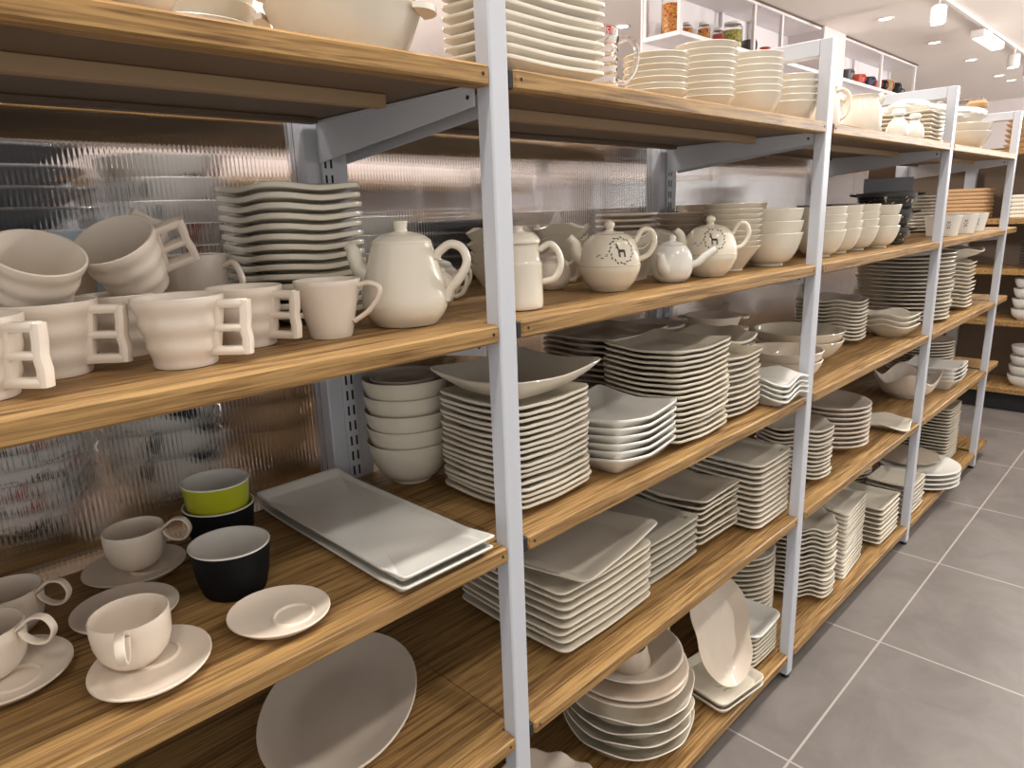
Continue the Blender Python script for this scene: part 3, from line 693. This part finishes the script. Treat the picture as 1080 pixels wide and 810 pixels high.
# bay three, third shelf
stack('salad_bowl', bowl(.125, .062, .5, 66), M['ivory'], 2, .026, -.195, 1.40, Z3, 'large ivory salad bowl', 'of the pair right of second post', 'bowl')
stack('leaf_plate', leaf_dish(.105, 3, .12, .026, 1.1), M['cream'], 11, .0118, -.225, 1.735, Z3, 'cream leaf shaped plate', 'of the stack behind salad bowls', 'plate', rj=.05)
obj('carton', box(-.035, .035, -.045, .045, 0, .108, .001), M['navy'], None, (-.345, 1.895, Z3), (0, 0, .1), 'dark navy carton standing behind the leaf shaped plates', 'carton')
stack('shell_bowl', leaf_dish(.085, 2, .08, .045, .3, wv=.006), M['cream'], 3, .017, -.105, 1.93, Z3, 'cream shell shaped bowl', 'of the stack left of third post', 'bowl', rj=.06)
stack('dinner_plate', round_plate(.165, .018), M['stone'], 17, .0148, -.190, 2.335, Z3, 'large grey white dinner plate', 'of the tall stack at third post', 'plate', jit=.004)
stack('dinner_plate', leaf_dish(.125, 4, .05, .022, .3), M['cream'], 12, .0155, -.16, 2.70, Z3, 'scalloped cream plate', 'of the stack before the fourth post', 'plate', jit=.004)
obj('leaf_dish', leaf_dish(.12, 3, .12, .05, .5), M['cream'], None, (-.15, 2.71, Z3 + .206), (math.radians(4), math.radians(6), .5), 'leaf shaped cream bowl lying on the scalloped plates', 'dish')

# ------------------------------------------------------------------ second shelf from the floor
Z2 = L2 + E
rp = sq_plate(.140, .134, .017, .018, .006, .0045, .72).mesh('rectangular_plate')
stack('rectangular_plate', rp, M['stone'], 8, .0158, -.193, .310, Z2, 'large cream rectangular plate', 'of the stack at the front post', 'plate', rj=.02, jit=.004)
obj('rectangular_plate', rp, M['stone'], None, (-.178, .318, Z2 + .1345), (math.radians(1.5), math.radians(-2), .12), 'large cream rectangular plate lying askew on its stack at front post', 'plate')
stack('square_plate', sq_plate(.125, .100, .015, .012, .003, .004, .8), M['olive'], 6, .0165, -.205, .562, Z2, 'dark topped square plate', 'of the stack beside the wavy plates', 'plate', rj=.02)
stack('wavy_plate', dish(rrect(.112, .088, .012, 4, 8), plate_prof(.022, .004, .6), lambda x, y, s: .014 * sw(s) * (abs(x * y) / (.112 * .088)) ** 1.2 + .006 * sw(s) * math.cos(y / .088 * 3.0)), M['ivory'], 8, .0142, -.190, .755, Z2, 'cream plate with turned up corners', 'of the leaning wavy pile', 'plate', rj=.05, jit=.004)
stack('rectangular_plate', sq_plate(.100, .092, .016, .022, .002, .0045, .78), M['stone'], 12, .0140, -.130, .930, Z2, 'cream rounded rectangular plate', 'of the stack at second post', 'plate', rj=.015, jit=.0015)
stack('serving_bowl', bowl(.075, .06, .5, 66), M['beige'], 3, .03, -.30, .98, Z2, 'beige serving bowl', 'behind the stack at second post', 'bowl')
stack('heart_dish', leaf_dish(.098, 3, .10, .028, .2), M['stone'], 12, .0122, -.135, 1.265, Z2, 'cream lobed dish', 'of the stack right of second post', 'dish', rj=.05, jit=.003)
stack('teardrop_plate', dish(lobed(.125, 2, .07, 56, .8), plate_prof(.034, .0045, .6)), M['blush'], 9, .0150, -.165, 1.585, Z2, 'cream teardrop plate', 'of the stack behind lobed dishes', 'plate', rj=.03)
stack('square_dish', wavy_plate(.085, .08, .022, .014, 4, .02), M['stone'], 1, .012, -.085, 1.895, Z2, 'single wavy cream square dish', 'left of third post', 'dish', rz=.2)
for o in [o for o in COL.objects if o.name.startswith('square_dish') and o.get('label', '').startswith('single wavy')]: o['label'] = 'single wavy cream square dish lying left of the third post'; del o['group']
obj('petal_bowl', dish(lobed(.115, 4, .05, 64), bowl_prof(.085, .5, .04), lambda x, y, s: .024 * sw(s) * math.cos(4 * math.atan2(y, x))), M['blush'], None, (-.150, 2.36, Z2), (0, 0, .4), 'tall cream petal bowl with raised points behind the third post', 'bowl')
stack('dinner_plate', round_plate(.13, .020), M['stone'], 11, .0132, -.23, 2.98 - .14, Z2, 'grey white round plate', 'of the stack behind square bowls', 'plate')

# ------------------------------------------------------------------ bottom shelf
Z1 = L1 + E
sh = dish(lobed(.142, 6, .035, 72), [(0, .003), (.45, .003), (.47, 0), (.53, 0), (.57, .004), (.8, .020), (.97, .046), (1, .050), (.99, .052), (.96, .049), (.78, .025), (.55, .0085), (0, .008)], lambda x, y, s: .008 * sw(s) * math.cos(6 * math.atan2(y, x))).mesh('scalloped_bowl')
stack('scalloped_bowl', sh, M['cream'], 4, .0285, -.150, .497, Z1, 'wide scalloped cream bowl', 'of the pile under the dip dish', 'bowl', rj=.3)
stack('round_plate', round_plate(.132, .030, .005, .5), M['matte'], 2, .016, -.152, .494, Z1 + .140, 'wide cream round plate', 'between scalloped bowls and dip dish', 'plate')
t = thing('dip_dish', 'cream chip and dip dish with a raised center cup, topping the pile', 'dish', (-.150, .496, Z1 + .1765))
obj('outer_dish', round_plate(.118, .040, .005, .5), M['matte'], t)
obj('center_cup', lathe([(.050, .0045), (.046, .020), (.041, .040), (.040, .046), (.038, .0475), (.036, .046), (.036, .040), (.034, .016), (.02, .0125), (0, .012)], 40), M['matte'], t)
t = thing('storage_jar', 'cream cylindrical pot standing behind the dip dish', 'pot', (-.235, .690, Z1))
obj('body', lathe([(0, .003), (.048, .003), (.05, 0), (.055, 0), (.057, .004), (.0575, .12), (.0600, .150), (.0605, .168), (.0590, .170), (.056, .168), (.0535, .12), (.052, .01), (0, .008)], 44), M['matte'], t)
obj('lobed_dish', dish([((.078 + .006 * py) * (1 - .14 * math.exp(-((py + .1) / .30) ** 2)) * px, +.130 * py) for px, py in circ(1, 64)], [(0, .003), (.5, .003), (.52, 0), (.6, 0), (.64, .004), (.85, .022), (.98, .036), (1, .038), (.99, .040), (.965, .038), (.84, .026), (.62, .0085), (0, .007)]), M['matte'], None, (-.093, .782, Z1 + .147), (math.radians(60), 0, math.radians(52)), 'long waisted cream dish leaning upright beside the dip dish', 'dish')
stack('square_plate', sq_plate(.078, .072, .020, .020, .004, .0042, .7), M['stone'], 7, .0120, -.108, .930, Z1, 'small cream square plate', 'of the low stack at second post', 'plate', rj=.02)
obj('square_plate', dish(rrect(.085, .080, .03, 4, 6), plate_prof(.026, .0045, .62)), M['white'], None, (-.104, .925, Z1 + .0885), (0, 0, .05), 'wider white square plate topping the low stack at second post', 'plate')
def branded_tray(label, z, mark):
    t = thing('tray', label, 'tray', (-.075, .760, z), math.radians(-8))
    obj('dish', dish(rrect(.082, .085, .02, 4, 5), flat_prof(.024, .006)), M['cream'], t)
    if mark:
        g = G()
        for s in (seg(-.012, .006, -.002, .012, .0013), seg(-.004, .012, -.010, -.010, .0013), seg(-.010, -.010, -.018, -.012, .0013), seg(-.002, .012, .010, .012, .0013), seg(.010, .012, .004, -.008, .0013), seg(.004, -.008, .010, -.012, .0013)):
            g.add([(.030 + u, v - .01, .0064) for u, v in s], [(0, 1, 2, 3)])
        obj('brush_mark', g, M['ink'], t, label='thin black brush stroke mark')
branded_tray('cream rounded tray, lower of the pair at the bottom shelf edge', Z1, False)
branded_tray('cream rounded tray with thin black mark, upper of the pair', Z1 + .0165, True)
lf = leaf_dish(.105, 5, .04, .034, .3, wv=.006).mesh('leaf_dish')
stack('leaf_dish', lf, M['matte'], 3, .022, -.120, .185, Z1, 'ruffled cream dish', 'beside the front post at bottom', 'dish', rj=.4)
stack('dinner_plate', round_plate(.115, .022), M['stone'], 13, .0150, -.228, 1.125, Z1, 'wide cream round plate', 'of the stack behind second post', 'plate')
stack('fluted_plate', leaf_dish(.10, 4, .07, .026, .5, wv=.006), M['stone'], 16, .0140, -.125, 1.345, Z1, 'fluted cream plate', 'of the tall stack at second post', 'plate', rj=.04, jit=.003)
stack('square_plate', dish(rrect(.085, .085, .012, 4, 6), plate_prof(.016, .004, .6), lambda x, y, s: .012 * sw(s) * (x / .085) * (y / .085)), M['stone'], 16, .0142, -.120, 1.555, Z1, 'twisted cream square plate', 'of the stack beside fluted plates', 'plate', rj=.03)
stack('square_plate', sq_plate(.098, .098, .018, .01, .002, .0045, .75), M['stone'], 8, .0175, -.118, 1.855, Z1, 'cream deep square plate', 'of the stack left of third post', 'plate', rj=.015)
stack('dinner_plate', round_plate(.098, .018), M['stone'], 12, .0145, -.285, 2.16, Z1, 'grey white plate', 'of the stack behind third post', 'plate')
stack('square_plate', sq_plate(.08, .09, .018, .01, .002), M['stone'], 7, .0175, -.095, 2.155, Z1, 'cream square plate', 'of the stack right of third post', 'plate')
stack('dinner_plate', round_plate(.155, .020), M['white'], 4, .0200, -.110, 2.50, Z1, 'wide white round plate', 'overhanging the far bottom shelf edge', 'plate')
obj('placemat', dish(lobed(.13, 9, .03, 72), [(0, 0), (1, 0), (1.0, .003), (0, .0035)], None), M['beige'], None, (-.175, 2.555, Z1 + .0555 + .0265), (0, 0, 0), 'rough beige round mat on the wide white plates', 'mat')
stack('square_plate', sq_plate(.105, .1, .018, .02, .004), M['stone'], 17, .0148, -.165, 2.835, Z1, 'cream square plate', 'of the tall stack at last post', 'plate')
stack('square_bowl', dish(rrect(.1, .1, .02, 4, 6), [(0, .003), (.6, .003), (.62, 0), (.68, 0), (.72, .004), (.86, .026), (1, .036), (1, .039), (.985, .040), (.83, .030), (.66, .0085), (0, .007)], lambda x, y, s: sw(s) * .010 * (abs(x * y) / .01) ** 1.3), M['white'], 4, .0168, -.112, 2.605, Z2, 'white square bowl', 'of the pile between far posts', 'bowl')

# ------------------------------------------------------------------ top shelf
Z5 = L5 + E
stack('soup_bowl', bowl(.075, .05, .5, 66), M['warm'], 3, .022, -.085, -.385, Z5, 'cream soup bowl', 'of the stack top left', 'bowl')
stack('soup_bowl', bowl(.075, .05, .5, 66), M['warm'], 3, .022, -.255, -.235, Z5, 'cream soup bowl', 'of the stack behind the casseroles', 'bowl')
for i in range(3): casserole('warm cream lugged oven dish, %s of the stack above the teapot' % ordn(i, 3), -.098, -.128, Z5 + i * .027, math.radians(38), .086, .055, 'warm', 'warm cream oven dishes on the top shelf')
stack('rectangular_plate', sq_plate(.060, .104, .018, .012, .003, .0045, .7), M['warm'], 8, .0125, -.078, .146, Z5, 'warm cream rectangular plate', 'of the stack behind the front post', 'plate', rj=.02)
# glass mug with a red tag
t = thing('glass_mug', 'clear cut glass mug with a red paper tag, right of the plates', 'mug', (-.070, .285, Z5), math.radians(42))
g = G(); P = [(0, .003), (.028, .003), (.03, 0), (.034, .001)] + [(.035 + .0016 * math.sin(i * 2.1), .004 + i * .0045) for i in range(15)] + [(.0365, .072), (.0365, .088), (.0355, .089), (.034, .088), (.0335, .07), (.032, .012), (0, .010)]
obj('body', lathe(P, 24), M['glass'], t)
obj('handle', tube(cr([(.034, 0, .072), (.050, 0, .076), (.062, 0, .062), (.060, 0, .036), (.048, 0, .018), (.034, 0, .016)], 6), .0042), M['glass'], t)
tg = obj('price_tag', box(.0375, .0380, -.005, .005, .076, .087, .0001), M['tagred'], t, rot=(0, 0, math.radians(-60)), label='small red square tag with white marks')
g = G()
for s in (seg(-.004, .084, 0, .084, .0012), seg(-.004, .084, -.004, .080, .0012), seg(-.004, .080, -.0005, .080, .0012), seg(-.0005, .080, -.001, .077, .0012), seg(-.001, .077, -.004, .077, .0012), seg(.003, .085, .003, .077, .0012)):
    g.add([(.03815, u, z) for u, z in s], [(0, 1, 2, 3)])
obj('tag_marks', g, M['paper'], tg)
stack('dip_bowl', cbowl(.055, .020, .66, .034, .8), M['warm'], 7, .0094, -.085, .470, Z5, 'shallow cream bowl', 'of the stack right of glass mug', 'bowl')
stack('dip_bowl', cbowl(.057, .024, .7, .034, .8), M['warm'], 9, .0112, -.085, .632, Z5, 'shallow cream bowl', 'of the tallest top shelf stack', 'bowl')
stack('rice_bowl', cbowl(.062, .046, .62, .034, .7), M['warm'], 7, .0122, -.085, .815, Z5, 'cream conical bowl', 'of the stack near second post', 'bowl')
stack('rice_bowl', cbowl(.062, .046, .62, .034, .7), M['warm'], 5, .0135, -.092, 1.010, Z5, 'cream conical bowl', 'of the stack behind second post', 'bowl')
def jug(label, x, y, rz, s=1):
    t = thing('jug', label, 'jug', (x, y, Z5), rz, 'cream jugs on the top shelf'); t.scale = (s, s, s)
    obj('body', lathe([(0, .003), (.044, .003), (.046, 0), (.052, 0), (.055, .005), (.056, .04), (.053, .07), (.044, .088), (.043, .097), (.046, .103), (.0445, .104), (.041, .098), (.041, .088), (.050, .07), (.053, .04), (.05, .01), (0, .008)], 44), M['warm'], t)
    obj('handle', tube(cr([(.043, 0, .094), (.058, 0, .098), (.074, 0, .085), (.076, 0, .060), (.066, 0, .036), (.054, 0, .028)], 6), .0052, flat=1.3), M['warm'], t)
    obj('spout', tube(cr([(-.040, 0, .088), (-.050, 0, .098), (-.056, 0, .105)], 4), lerp(.016, .009, 9), flat=1.1), M['warm'], t)
    return t
jug('cream jug just right of the second post, handle to the right', -.120, 1.235, math.radians(35), 1.0)
jug('cream jug, second along from the second post, handle to the left', -.085, 1.435, math.radians(215), .95)
def cruet(label, x, y, s):
    t = thing('cruet', label, 'cruet', (x, y, Z5), random.uniform(0, 6), 'white cruets on the top shelf'); t.scale = (s, s, s)
    obj('body', lathe([(0, .001), (.024, .001), (.028, 0), (.030, .004), (.030, .03), (.024, .048), (.014, .058), (.013, .064), (0, .066)], 28), M['white'], t)
    obj('stopper', lathe([(.013, .0662), (.018, .069), (.019, .075), (.014, .084), (0, .087)], 24), M['white'], t)
cruet('white bulbous cruet foremost beside the second jug', -.045, 1.615, .85)
cruet('white bulbous cruet behind the foremost cruet', -.125, 1.605, 1.05)
cruet('white bulbous cruet in the middle of the cruets', -.070, 1.70, 1.0)
cruet('white bulbous cruet at the right end of the cruets', -.050, 1.785, .9)
cruet('white bulbous cruet at the back of the cruets', -.155, 1.72, 1.15)
def bag(label, x, y, z, r):
    g = G(); R = []
    for i in range(9):
        u = i / 8; w = math.sin(PI * min(1, u * .92 + .08)) ** .5
        R.append([(r * w * (1 + .08 * math.sin(5 * a + i)) * math.cos(a), r * w * (1 + .08 * math.cos(4 * a + 2 * i)) * math.sin(a), r * .62 * u + .006 * math.sin(3 * a) * u) for a in [2 * PI * k / 28 for k in range(28)]])
    g.rings(R, cap0=True, cap1=True); obj('wrapped_dish', g, M['paper'], None, (x, y, z), (0, 0, 0), label, 'dish')
stack('square_plate', sq_plate(.09, .09, .016, .02, .004), M['ivory'], 7, .0125, -.124, 1.965, Z5, 'cream square plate', 'of the top shelf stack behind third post', 'plate')
bag('white paper wrapped dish on the top shelf plates behind third post', -.128, 1.965, Z5 + .0945, .068)
stack('rectangular_plate', sq_plate(.075, .09, .016, .02, .004), M['stone'], 7, .0125, -.135, 2.20, Z5, 'grey white plate', 'of top shelf stack right of third post', 'plate')
bag('white paper wrapped dish on the top shelf plates right of third post', -.135, 2.20, Z5 + .0945, .08)
stack('serving_bowl', bowl(.12, .07, .5, 66), M['warm'], 2, .03, -.14, 2.62, Z5, 'warm cream serving bowl', 'of the top shelf pair at last post', 'bowl')
bag('white wrapped dish on the warm cream serving bowls', -.14, 2.62, Z5 + .104, .10)

# ------------------------------------------------------------------ seen through the ribbed panels: goods on the other side
XB = -.575
bb = bowl(.105, .07, .42, 66).mesh('serving_bowl'); lb = bowl(.12, .085, .42, 66).mesh('serving_bowl')
bl = bowl(.105, .07, .42, 66).mesh('serving_bowl')
stack('serving_bowl', bowl(.098, .06, .42, 66), M['floral'], 6, .022, -.575, -.435, Z3, 'red and black floral print bowl', 'seen through the lower left panel', 'bowl', rj=1)
stack('serving_bowl', bowl(.100, .085, .42, 66), M['brush'], 3, .044, -.578, -.230, Z3, 'black brush print bowl', 'seen through the lower panel', 'bowl', rj=1)
stack('serving_bowl', bowl(.092, .08, .42, 66), M['cork'], 3, .05, -.59, -.030, Z3, 'brown bowl', 'seen through panel by rear upright', 'bowl')
obj('carton', box(-.10, .10, -.11, .11, 0, .135, .002), M['paleblue'], None, (-.585, -.395, ZZ), (0, 0, 0), 'pale blue carton seen through the upper left panel under dark plates', 'carton')
stack('serving_plate', round_plate(.115, .03), M['grey'], 4, .027, -.585, -.395, ZZ + .1362, 'dark grey serving plate', 'seen through the upper left panel', 'plate')
stack('serving_bowl', bowl(.095, .07, .42, 66), M['floral'], 6, .034, -.58, -.165, ZZ, 'floral print bowl', 'seen through the upper left panel', 'bowl', rj=1)
stack('serving_bowl', bowl(.09, .07, .42, 66), M['white'], 3, .034, -.60, .03, ZZ, 'white bowl', 'seen through panel beside rear upright', 'bowl')
stack('serving_plate', round_plate(.14, .03), M['grey'], 5, .024, -.60, .47, ZZ, 'dark grey plate', 'seen through panel behind the bowls', 'plate')
stack('serving_bowl', bowl(.1, .07, .42, 66), M['white'], 3, .034, -.60, .225, ZZ, 'white bowl', 'seen through panel behind teapots', 'bowl')
stack('serving_bowl', bowl(.1, .07, .42, 66), M['blush'], 3, .034, -.60, .78, ZZ, 'blush bowl', 'seen through the second bay panel', 'bowl')
stack('serving_bowl', bowl(.1, .07, .42, 66), M['slate'], 3, .034, -.60, 1.4, ZZ, 'black bowl', 'seen through the third bay panel', 'bowl')
for yy, w in ((.35, 'lower panel of the second bay'), (1.5, 'lower panel of the third bay')):
    stack('serving_bowl', bowl(.11, .08, .42, 66), M['cork'], 3, .05, -.60, yy, Z3, 'brown bowl', 'seen through ' + w, 'bowl')

# ------------------------------------------------------------------ a second long shelving unit across the rear aisle
ru = thing('shelving_unit', 'second long oak shelving unit across the rear aisle, seen through the ribbed panels', 'shelving unit', (-2.1, 1.2, 0))
for z in (.10, .47, .78, 1.09, 1.40):
    g = box(-.22, .195, -2.4, 2.6, z - .018, z, .001); box(.1955, .22, -2.4, 2.6, z - .03, z, .002, g); obj('shelf', g, M['oak'], ru)
for y in (-2.4, -1.15, .1, 1.35, 2.55):
    obj('post', box(.2205, .25, y, y + .04, 0, 1.56, .002), M['steel'], ru)
obj('back_panel', box(-.25, -.222, -2.4, 2.6, .05, 1.56, .002), M['wall'], ru)
rb, rq = bowl(.11, .075, .45, 66).mesh('bowl'), round_plate(.13, .02).mesh('plate')
for i, (y, z, me, n, p, mm) in enumerate(((-.6, 1.09, 'b', 3, .03, 'white'), (-.2, 1.09, 'p', 8, .018, 'blush'), (.25, 1.09, 'b', 4, .03, 'slate'), (.7, 1.09, 'p', 6, .018, 'white'), (1.15, 1.09, 'b', 3, .03, 'blue'), (1.6, 1.09, 'p', 9, .018, 'white'), (2.2, 1.09, 'b', 4, .03, 'cork'), (2.8, 1.09, 'p', 8, .018, 'white'), (3.3, 1.09, 'b', 4, .03, 'slate'),
                                     (-.5, .78, 'p', 7, .018, 'cork'), (0, .78, 'b', 4, .03, 'white'), (.5, .78, 'b', 4, .03, 'slate'), (1.1, .78, 'p', 8, .018, 'white'), (1.8, .78, 'b', 4, .03, 'blush'), (2.5, .78, 'p', 8, .018, 'slate'))):
    src = (rb if me == 'b' else rq).copy(); src.materials.clear()
    kinds = {'white': 'white', 'blush': 'blush', 'slate': 'black', 'blue': 'blue', 'cork': 'brown'}[mm] + (' bowl' if me == 'b' else ' plate')
    stack('bowl' if me == 'b' else 'plate', src, M[mm], n, p, -2.02, y, z + .0006, kinds, 'rear aisle %s shelf, %s pile from left' % ('upper' if z > 1 else 'lower', ['first', 'second', 'third', 'fourth', 'fifth', 'sixth', 'seventh', 'eighth', 'ninth'][i if z > 1 else i - 9]), 'bowl' if me == 'b' else 'plate', rj=1)

# ------------------------------------------------------------------ the hanging display rack at the ceiling
rk = thing('display_rack', 'long white ceiling-high display rack holding jars and mugs, far behind the shelves', 'rack', (0, 0, 0))
x0, x1 = -2.71, -2.38
obj('rack_shelf', box(x0, x1, 4.24, 9.9, 2.465, 2.498, .002), M['rack'], rk)
obj('rack_top', box(x0, x1, 4.24, 9.9, 2.862, 2.898, .002), M['rack'], rk)
obj('rack_back', box(x0 - .02, x0 - .001, 4.24, 9.9, 2.20, 2.898, .002), M['rack'], rk)
obj('rack_trim', box(x1 + .0005, x1 + .012, 4.24, 9.9, 2.884, 2.898, .001), M['trim'], rk)
obj('column', box(x0 + .002, x1 + .03, 6.80, 7.36, 2.0, 2.898, .003), M['wall'], rk)
for yy in (4.26, 5.42, 5.95, 8.6, 9.86):
    obj('post', box(x1 - .03, x1 - .0005, yy - .018, yy + .018, 2.4985, 2.8615, .002), M['rack'], rk)
    obj('post', box(x0 + .002, x0 + .03, yy - .018, yy + .018, 2.4985, 2.8615, .002), M['rack'], rk)
ZR = 2.4988
def jar(label, y, r, h, m, x=-2.52, tall=False):
    t = thing('storage_jar', label, 'jar', (x, y, ZR), 0, 'jars on the display rack')
    obj('contents', lathe([(0, .004), (r * .9, .004), (r * .93, .01), (r * .93, h * .78), (0, h * .8)], 24), M[m], t)
    obj('glass', lathe([(0, .001), (r * .97, .001), (r, .006), (r, h * .9), (r * .8, h * .95), (r * .8, h), (r * .77, h), (r * .77, h * .94), (r * .955, h * .89), (r * .955, .0035), (0, .003)], 24), M['glass'], t)
    obj('lid', lathe([(0, h + .0005), (r * .84, h + .0005), (r * .84, h + .018), (0, h + .02)], 24), M['fixture'], t)
jar('tall jar of red and orange mix at left end of the ceiling rack', 4.34, .075, .27, 'jarmix')
jar('small jar of orange mix, second jar from the left on rack', 4.56, .045, .10, 'jarmix')
jar('jar of orange and white mix, middle of the rack jars', 4.82, .05, .14, 'jarmix')
jar('jar of red contents, left of the green jar on rack', 5.05, .05, .13, 'red')
jar('large jar of yellow and green contents on the ceiling rack', 5.29, .085, .21, 'jargreen')
def rack_mug(label, y, r, h, m):
    t = thing('mug', label, 'mug', (-2.52, y, ZR), -.4, 'coloured mugs on the display rack')
    obj('body', cup_body(h, r * .9, r, .001, .004, 28), M[m], t)
    obj('handle', tube(cr([(r - .002, 0, h * .8), (r + .03, 0, h * .8), (r + .035, 0, h * .4), (r - .002, 0, h * .25)], 5), .006), M[m], t)
for lab, y, r, h, mm in (('black mug right of the green jar on the ceiling rack', 5.60, .06, .15, 'slate'), ('dark red mug left of the rack post', 5.90, .045, .13, 'red'), ('wide blue mug right of the dark red mug', 6.08, .075, .13, 'blue'), ('low red cup right of the wide blue mug', 6.34, .05, .08, 'red'),
                         ('black mug first right of the rack column', 7.52, .075, .16, 'slate'), ('red mug second right of the rack column', 7.84, .085, .14, 'red'), ('navy mug third right of the rack column', 8.16, .08, .15, 'navy'), ('red mug fourth right of the rack column', 8.40, .075, .13, 'red'),
                         ('black mug left of the far rack post', 8.60, .07, .16, 'black'), ('brown mug right of the far rack post', 8.78, .08, .19, 'cork'), ('black mug next to last on the rack', 9.02, .09, .17, 'black'), ('small black mug last on the rack', 9.22, .06, .13, 'slate')):
    rack_mug(lab, y if y < 7 else -.598 + (y + .598) * 1.0466, r, h * .88, mm)

# ------------------------------------------------------------------ crosswise shelving unit at the end of the aisle
cu = thing('shelving_unit', 'oak and grey steel shelving unit standing crosswise at the aisle end', 'shelving unit', (0, 4.45, 0))
for z in (.14, .53, .82, 1.10, 1.47):
    g = box(-1.6, .7, -.30, .02, z - .018, z, .001); box(-1.6, .7, -.325, -.3005, z - .03, z, .002, g)
    g.xf(Matrix.Rotation(0, 4, 'Z')); obj('shelf', g, M['oak'], cu)
for x in (-1.2, -.5, .2):
    obj('rear_post', box(x, x + .06, .021, .06, 0, 1.7, .002), M['steel'], cu)
obj('back_panel', box(-1.6, .7, .062, .07, .1, 1.5, .001), M['soffit'], cu)
obj('base_plinth', box(-1.6, .7, -.28, .02, .004, .10, .001), M['kick'], cu)
YC = 4.30
cb = bowl(.085, .062, .6, 80).mesh('bowl')
stack('bowl', cb, M['white'], 4, .058, -.055, 4.24, .5306, 'thick white bowl', 'of the stack right of last post', 'bowl')
stack('bowl', cb, M['white'], 4, .058, -.03, 4.26, .1406, 'thick white bowl', 'of the low stack past last post', 'bowl')
stack('dark_plate', round_plate(.09, .02), M['slate'], 8, .018, -.05, 4.28, .8206, 'dark glazed plate', 'of the stack past the last post', 'plate')
stack('dark_plate', round_plate(.09, .02), M['slate'], 6, .02, -.62, 4.28, .8206, 'dark glazed plate', 'seen between the far posts', 'plate')
stack('folded_cloth', dish(rrect(.11, .09, .03), [(0, 0), (.95, 0), (1, .006), (1, .014), (.95, .02), (0, .021)]), M['cream'], 6, .0215, -.10, 4.29, 1.1006, 'folded cream place mat', 'of the pile past last post', 'mat')
stack('folded_cloth', dish(rrect(.11, .09, .03), [(0, 0), (.95, 0), (1, .006), (1, .014), (.95, .02), (0, .021)]), M['cork'], 8, .0215, -.42, 4.29, 1.1006, 'folded brown place mat', 'seen between the far posts', 'mat')
stack('wooden_tray', dish(rrect(.14, .11, .02), flat_prof(.028, .006)), M['cork'], 6, .027, -.13, 4.27, 1.4706, 'brown wooden tray', 'of the pile above last post', 'tray')
obj('storage_box', box(-.11, .11, -.10, .10, 0, .20, .003), M['card'], None, (-.52, 4.29, 1.4706), (0, 0, .1), 'brown box under the smoky acrylic box beyond the third post', 'box')
obj('storage_box', box(-.11, .11, -.10, .10, 0, .10, .003), M['acrylic'], None, (-.52, 4.29, 1.6712), (0, 0, .1), 'smoky clear box stacked on the brown box', 'box')
obj('storage_box', box(-.16, .16, -.10, .10, 0, .24, .003), M['card'], None, (-.86, 4.29, 1.4706), (0, 0, 0), 'wide brown box left of the boxes beyond third post', 'box')
obj('wooden_ornament', lathe([(0, 0), (.028, 0), (.03, .006), (.022, .012), (.026, .02), (.04, .03), (.042, .045), (.03, .058), (0, .062)], 28), M['cork'], None, (-.165, 3.0155, HT + E), (0, 0, 0), 'turned wooden ornament standing on the last post frame', 'ornament')

# ------------------------------------------------------------------ ceiling lamps in view
for i, (x, y, lab) in enumerate(((-1.877, 7.03, 'nearest of the recessed downlights, left of the track'), (-1.86, 8.61, 'recessed downlight, second along the left row'), (-1.845, 10.15, 'recessed downlight, third along the left row'), (-1.865, 11.87, 'recessed downlight, fourth along the left row'), (-1.84, 12.53, 'recessed downlight, last along the left row'), (-3.6, 5.2, 'recessed downlight left of the ceiling rack'))):
    t = thing('downlight', 'round white ' + lab, 'lamp', (x, y, 2.8995), 0, 'recessed ceiling downlights')
    obj('trim_ring', lathe([(.055, 0), (.075, 0), (.075, -.006), (.066, -.009), (.055, -.004), (.055, 0)], 32), M['fixture'], t)
    obj('lens', lathe([(0, -.001), (.0545, -.001), (.0545, -.004), (0, -.0045)], 32), M['glow'], t)
tr = thing('ceiling_track', 'white lighting track on the ceiling, top right', 'track', (-1.30, 9.0, 2.8985))
obj('rail', box(-.018, .018, -3.4, 4.5, -.03, 0, .002), M['fixture'], tr)
def spot(label, x, y):
    t = thing('spotlight', label, 'lamp', (x, y, 2.868), 0, 'track spotlights on the ceiling')
    g = lathe([(0, -.20), (.055, -.20), (.062, -.19), (.062, -.07), (.045, -.055), (0, -.055)], 28); obj('head', g, M['fixture'], t)
    obj('stem', lathe([(0, -.056), (.01, -.056), (.01, -.0005), (0, -.0005)], 12), M['fixture'], t)
    obj('lens', lathe([(0, -.2012), (.050, -.2012), (.050, -.2002), (0, -.2002)], 28), M['glow'], t)
spot('white track spotlight hanging at the top picture edge', -1.30, 6.55)
spot('white track spotlight beyond the cool linear lamp', -1.30, 9.65)
spot('white track spotlight farthest right on the track', -1.30, 10.6)
t = thing('linear_lamp', 'cool white linear track lamp at top right', 'lamp', (-1.30, 8.35, 2.868))
obj('housing', box(-.06, .06, -.45, .45, -.12, -.05, .004), M['fixture'], t)
obj('stem', box(-.012, .012, -.1, .1, -.0495, -.0005, .002), M['fixture'], t)
obj('lens', box(-.045, .045, -.42, .42, -.1225, -.1205, .0005), M['glowcool'], t)
